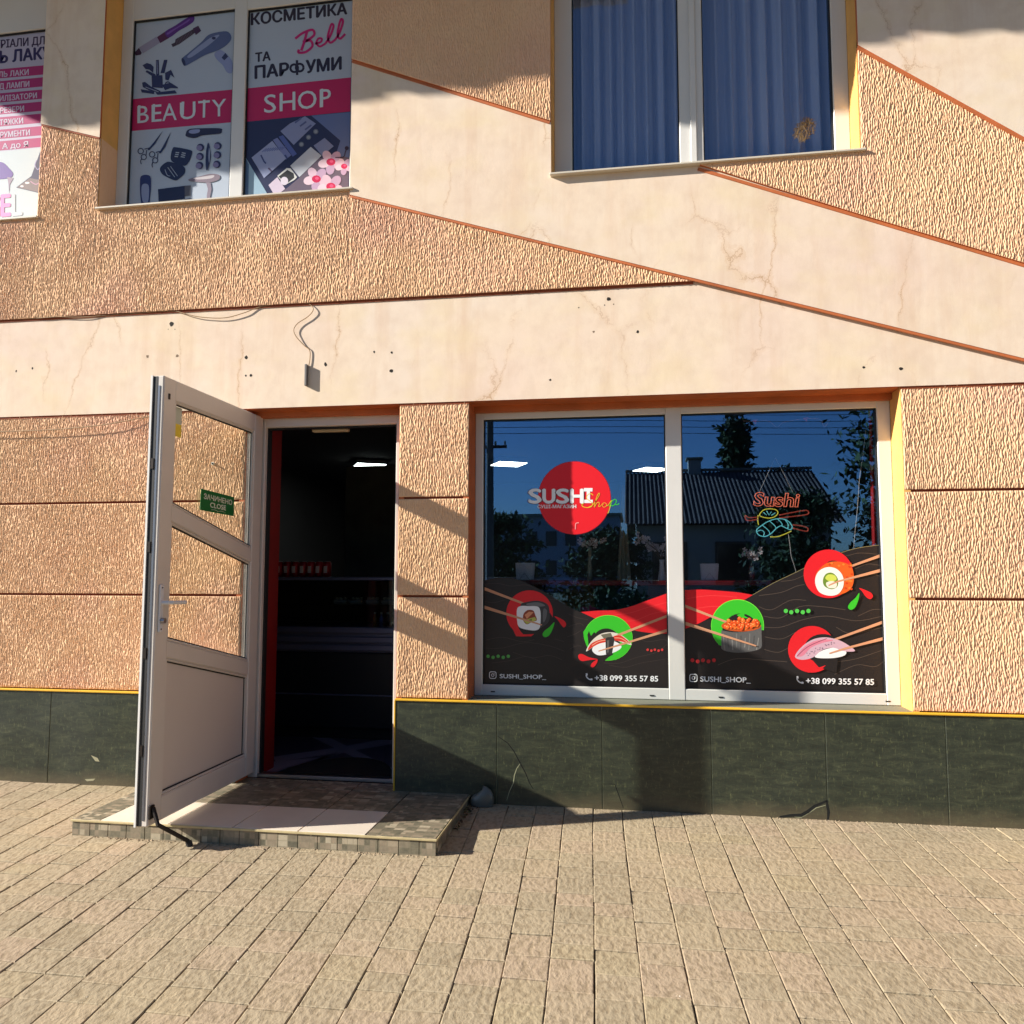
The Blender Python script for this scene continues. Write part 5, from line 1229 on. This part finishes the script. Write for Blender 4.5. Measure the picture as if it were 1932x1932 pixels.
curtain('curtain', va[0]-.05, (va[1]+vb[0])/2-.01, vz0, wt, .34, .042, 9, WC, 'pleated pale curtain behind the left pane of the upper window')
curtain('curtain', (va[1]+vb[0])/2+.01, vb[1]+.1, vz0, wt, .34, .042, 9, WC, 'pleated pale curtain behind the right pane of the upper window')
# bird nest-like brown smudge on the upper right pane
q = MB(); cx, cz = px(1519, 243, .15)
NB = mat('nest_straw', (120, 98, 66), .95)
for i in range(190):
    a = rng.uniform(0, 6.3); r_ = math.sqrt(rng.random())*.062; t = rng.uniform(0, 3.14); l = rng.uniform(.008, .022)
    x, z = cx+r_*math.cos(a)*.85+.2*(r_*math.sin(a)), cz+r_*math.sin(a)*1.05; y = .1546-rng.uniform(0, .012)*(1-r_/.07)
    q.tube([(x-l*math.cos(t), y, z-l*math.sin(t)), (x+l*math.cos(t), y-.002, z+l*math.sin(t))], .0011, NB, 4)
o = q.build('bird_nest'); tag(o, 'round brown straw nest remains stuck on the upper right pane', 'nest')

# neon sign -------------------------------------------------------------------
neon = empty('neon_sign', (0, 0, 0), 'hanging Sushi neon sign with chopsticks behind the right pane', 'neon sign')
NY = .262
tf = (1980*M_, 1200*M_, 740/1589*M_)
def npt(p, dy=0): x, z = px(tf[0]+p[0]*tf[2], tf[1]+p[1]*tf[2], NY+dy); return (x, NY+dy, z)
NO = mat('neon_orange', (226, 120, 92), .35, emit=(226, 110, 80), es=.35); NC = mat('neon_cyan', (110, 200, 206), .35, emit=(90, 190, 200), es=.3); NYL = mat('neon_yellow', (214, 206, 70), .35, emit=(206, 196, 60), es=.3); NR = mat('neon_dull_red', (170, 74, 60), .4, emit=(170, 60, 44), es=.15)
def ntube(L, M, name, r=.0028, closed=False, sm=True):
    q = MB()
    for l in L: q.tube([npt(p) for p in (smoothline(l, 5, closed) if sm else l)], r, M, 7, closed)
    return q.build(name, neon, smooth=True)
c = bpy.data.curves.new('t', 'FONT'); c.body = 'Sushi'; c.fill_mode = 'NONE'; c.resolution_u = 3; c.offset = .02; c.shear = .12; c.bevel_depth = .02; c.bevel_resolution = 1
o = bpy.data.objects.new('t', c); C.objects.link(o); dg = bpy.context.evaluated_depsgraph_get(); me = bpy.data.meshes.new_from_object(o.evaluated_get(dg))
bpy.data.objects.remove(o); vx_ = [v.co.x for v in me.vertices]; a0_, a1_ = min(vx_), max(vx_)
for v in me.vertices:
    q = (v.co.x-a0_)/(a1_-a0_); p = npt((524+q*298, 628+q*8-(v.co.y/.73)*86)); v.co = (p[0], NY+v.co.z*.12, p[2])
me.materials.clear(); me.materials.append(NO); o = bpy.data.objects.new('letters', me); C.objects.link(o); o.parent = neon
ntube([[(565, 690), (590, 658), (630, 650), (665, 655), (682, 672), (668, 695), (635, 708), (595, 705)]], NYL, 'roll_outline', closed=True); ntube([[(556, 690), (554, 720), (558, 752)]], NYL, 'roll_side')
ntube([[(590, 672), (610, 690)], [(610, 662), (625, 690), (640, 668)], [(640, 692), (665, 675)]], NC, 'roll_filling', .0022, sm=False)
ntube([[(546, 785), (580, 755), (620, 730), (670, 714), (720, 716), (755, 735), (772, 765), (760, 782), (730, 770), (700, 758), (670, 775), (640, 805), (600, 826), (560, 815)]], NC, 'fish_outline', closed=True)
ntube([[(585, 755), (620, 785), (632, 808)], [(630, 728), (660, 755), (672, 776)], [(680, 715), (705, 740), (708, 760)], [(548, 795), (575, 785), (595, 800), (590, 822)], [(725, 718), (745, 745), (745, 775)]], NC, 'fish_stripe', .0024)
ntube([[(632, 828), (680, 826), (730, 808), (768, 790)]], NYL, 'rice_line')
ntube([[(690, 690), (780, 672), (855, 660), (876, 670), (865, 686), (780, 698), (690, 708)]], NR, 'chopstick', .0034); ntube([[(560, 702), (500, 706), (475, 692), (480, 720), (510, 724), (555, 716)]], NR, 'chopstick', .0034); ntube([[(775, 752), (830, 758), (868, 770), (872, 786), (855, 792), (775, 772)]], NR, 'chopstick', .0034)
q = MB(); WIRE = mat('sign_wire', (190, 190, 190), .5)
q.tube([npt(p) for p in ((565, 540), (620, 420), (665, 325), (720, 430), (775, 545))], .0012, WIRE, 5); q.build('hanging_wire', neon); q = MB(); q.tube([npt(p) for p in smoothline([(748, 812), (758, 880), (766, 950), (785, 1010), (796, 1060), (800, 1200)], 4)], .0022, WIRE, 5)
q.build('power_lead', neon)
bb = MB(); L_ = [npt((540, 650)), npt((880, 650)), npt((880, 800)), npt((540, 800))]
q = MB(); q.tube([npt(p, .012) for p in smoothline([(1238, 150), (1222, 300), (1200, 450), (1185, 650), (1165, 860), (1160, 1000)], 5)], .0018, WIRE, 5); o = q.build('pull_cord'); tag(o, 'pale hanging cord beside the red curtain in the shop window', 'cord')
q = MB(); q.tube([npt(p, .01) for p in smoothline([(460, 92), (540, 96), (620, 92), (675, 132), (720, 100), (860, 78), (950, 84), (975, 130), (1010, 84)], 4)], .0012, mat('garland_string', (180, 150, 150), .6), 4)
for p in ((535, 98), (858, 84)):
    c_ = npt(p, .008); q.add([(c_[0]-.014, c_[1], c_[2]+.01), (c_[0]+.016, c_[1], c_[2]+.014), (c_[0]+.002, c_[1]-.004, c_[2]-.014)], [(0, 1, 2)], mat('garland_pink', (200, 90, 96), .6))
o = q.build('garland'); tag(o, 'thin garland with small pink flags strung at the top of the right pane', 'garland')

# ------------------------------------------------------------------ across the street (seen in the glass)
HB = empty('cottage', (2.3, -17.5, ROADZ), 'low cottage with a dark corrugated roof and chimney reflected in the shop window', 'house')
def hp(mb_, name, par=None): o = mb_.build(name, None); o.parent = par or HB; o.matrix_parent_inverse = mathutils.Matrix.Translation((-2.3, 17.5, -ROADZ)) if not par else mathutils.Matrix.Identity(4); return o
gl_ = ROADZ; hx0, hx1, hy0, hy1 = -.25, 5.2, -23.0, -15.6; ze, zr = 2.55, 4.35
q = MB(); q.box(hx0+.3, hx1-.3, hy0+.3, hy1-.35, gl_, ze-.02, mat('cottage_wall', (158, 156, 150), .85, var=(2, .15))); hp(q, 'wall')
ROOFM = mat('corrugated_roof', (84, 72, 66), .9, var=(1.5, .4))
q = MB(); nx = 368; ymid = (hy0+hy1)/2
def roofside(ya_, yb_):
    V2 = []
    for i in range(nx+1):
        for s in (0, 1):
            x = hx0+(hx1-hx0)*i/nx; V2.append((x, ya_+(yb_-ya_)*s, ze+(zr-ze)*s+.02*math.sin(i/nx*2*math.pi*46)))
    q.add(V2, [(2*i, 2*i+2, 2*i+3, 2*i+1) for i in range(nx)], ROOFM)
roofside(hy1, ymid); roofside(hy0, ymid)
for x in (hx0+.3, hx1-.3): q.add([(x, hy0+.3, ze-.05), (x, hy1-.35, ze-.05), (x, ymid, zr-.08)], [(0, 1, 2)], mat('gable_board', (150, 146, 136), .8))
q.box(hx0, hx1, ymid-.08, ymid+.08, zr+.02, zr+.09, mat('ridge_cap', (120, 112, 106), .7)); hp(q, 'roof')
q = MB(); q.bbox(1.62, 2.0, ymid-.2, ymid+.2, zr-.3, zr+.35, mat('chimney_render', (150, 146, 140), .85), .02); q.bbox(1.56, 2.06, ymid-.26, ymid+.26, zr+.35, zr+.42, GREYSILL, .01); hp(q, 'chimney')
for x in (.9, 2.5, 4.0):
    q = MB(); q.bbox(x-.45, x+.45, hy1-.36, hy1-.31, 1.0, 2.1, mat('brown_window_frame', (84, 70, 60), .6), .01); q.box(x-.38, x+.38, hy1-.315, hy1-.305, 1.07, 2.03, mat('dark_glazing', (30, 34, 40), .15)); hp(q, 'window')
def tree(x, y, h, r, seed, lab, shape=1.0, n=2600, leaf=.09, base=.12, cat='tree'):
    r_ = random.Random(seed); o = empty('tree', (x, y, ROADZ), lab, cat)
    q = MB(); q.tube([(0, 0, 0), (.05, .02, h*.4), (-.03, 0, h*.95)], h*.022, mat('bark', (74, 58, 44), .9, var=(10, .3)), 8, r2=.02)
    for k in range(14):
        a = r_.uniform(0, 6.3); z = h*r_.uniform(.2, .85); l = r*(1-z/h*.7)*.9; q.tube([(0, 0, z), (l*.5*math.cos(a), l*.5*math.sin(a), z+.15), (l*math.cos(a), l*math.sin(a), z+.1*h*shape*.3)], .03, _mats['bark'], 5, r2=.008)
    q.build('trunk', o)
    q = MB(); G1, G2 = mat('leaf_dark', (42, 58, 34), .9), mat('leaf_mid', (66, 84, 44), .9)
    cl = [(r_.uniform(base, 1), r_.uniform(0, 6.3), r_.random()) for _ in range(70)]
    for i in range(n):
        s, a, rr_ = cl[i % 70]; z = h*s; R_ = r*((1-s)**(.55*shape)*min(1, (s-base+.12)*6)); cx, cy = R_*rr_**.5*math.cos(a), R_*rr_**.5*math.sin(a)
        c = np.array([cx+r_.gauss(0, .16*r), cy+r_.gauss(0, .16*r), z+r_.gauss(0, .035*h)])
        u_ = np.array([r_.gauss(0, 1) for _ in range(3)]); u_ /= np.linalg.norm(u_); v_ = np.cross(u_, [r_.gauss(0, 1) for _ in range(3)]); v_ /= np.linalg.norm(v_)+1e-6
        L_ = leaf*r_.uniform(.6, 1.4); q.add([c, c+u_*L_+v_*L_*.4, c+u_*L_*1.9, c+u_*L_-v_*L_*.4], [(0, 1, 2, 3)], G1 if i % 3 else G2)
    q.build('crown', o); return o
tree(4.05, -27, 7.6, 1.25, 1, 'tall narrow conifer rising behind the cottage roof in the reflection', 1.2, 7000, .15)
tree(5.3, -24, 5.3, 1.1, 2, 'small rounded tree beside the conifer behind the cottage', .7, 4000, .12)
tree(8.2, -16.5, 12.5, 3.0, 3, 'large dark tree at the right end of the street reflection', .5, 17000, .12)
tree(3.4, -12.6, 3.3, 1.1, 4, 'dark bushy tree in front of the cottage wall', .5, 8000, .08)
tree(-.6, -13.8, 2.6, 1.2, 5, 'low garden tree left of the cottage', .5, 7000, .08)
tree(-4.2, -19, 3.4, 1.7, 6, 'round garden tree near the utility pole', .5, 7000, .1)
tree(5.6, -12.4, 3.4, 1.3, 8, 'bushy dark shrub tree in front of the cottage right corner', .5, 8000, .08)
# apartment block far behind
AB = empty('apartment_block', (-14, -75, ROADZ), 'pale apartment block far away, reflected low in the left pane', 'building')
def ap(mb_, name): o = mb_.build(name, None); o.parent = AB; o.matrix_parent_inverse = mathutils.Matrix.Translation((14, 75, -ROADZ)); return o
q = MB(); q.box(-24, -1.5, -85, -75, ROADZ, 7.2, mat('apartment_wall', (150, 156, 168), .9)); ap(q, 'wall')
for i in range(11):
    for j in range(2):
        q = MB(); x = -23+i*2; q.box(x, x+1.1, -75.02, -74.9, 1.2+j*3, 2.7+j*3, _mats['dark_glazing']); ap(q, 'window')
q = MB(); q.box(-24.3, -1.2, -85.3, -74.7, 7.2, 7.5, GREYSILL); ap(q, 'roof')
# fence and hedge line
fn = empty('picket_fence', (0, -14.4, ROADZ), 'pale picket fence along the far side of the street', 'fence')
q = MB(); FM = mat('fence_paint', (150, 148, 130), .8, var=(6, .2))
for i in range(150): x = -9+i*.13; q.bbox(x, x+.07, -.012, .012, .05, .95, FM, .004)
o = q.build('picket', fn); o['kind'] = 'stuff'
q = MB(); q.bbox(-9, 10.5, .013, .045, .25, .32, FM, .004); q.bbox(-9, 10.5, .013, .045, .70, .77, FM, .004); q.build('fence_rail', fn)
# utility pole and wires
PX = -3.72; PYY = -15.2
up_ = empty('utility_pole', (PX, PYY, ROADZ), 'concrete utility pole with crossarm at the left of the window reflection', 'utility pole')
q = MB(); q.tube([(0, 0, 0), (0, 0, 8.2)], .12, mat('pole_concrete', (96, 94, 90), .9), 12, r2=.08); q.build('pole', up_)
q = MB(); q.bbox(-.45, .45, -.04, .04, 5.0, 5.07, DARKM, .005); q.build('crossarm', up_)
for x in (-.4, -.15, .15, .4): q = MB(); q.lathe(x, 0, [(.015, 5.07), (.035, 5.11), (.02, 5.13), (.035, 5.16), (.015, 5.19)], GREYSILL, 10); q.build('insulator', up_)
for i in range(5):
    z = 4.9+i*.14; q = MB(); q.tube(smoothline([(-30, PYY+.3+i*.1, z+.2), (PX, PYY+.2+i*.1, z), (8, PYY+i*.1, z-.22), (30, PYY+i*.1, z+.25)], 8), .007, mat('wire_black', (20, 20, 22), .6), 4)
    o = q.build('power_line'); tag(o, ['lowest', 'second lowest', 'middle', 'second highest', 'highest'][i]+' of the parallel overhead power lines in the reflected blue sky', 'power line', 'parallel power lines over the street')
q = MB(); q.tube([(PX, PYY+.2, 7.9), (2.2, -8, 3.9), (9, .1, 4.9)], .014, _mats['wire_black'], 4); o = q.build('power_line'); tag(o, 'slanting power line running from the pole towards the building', 'power line')
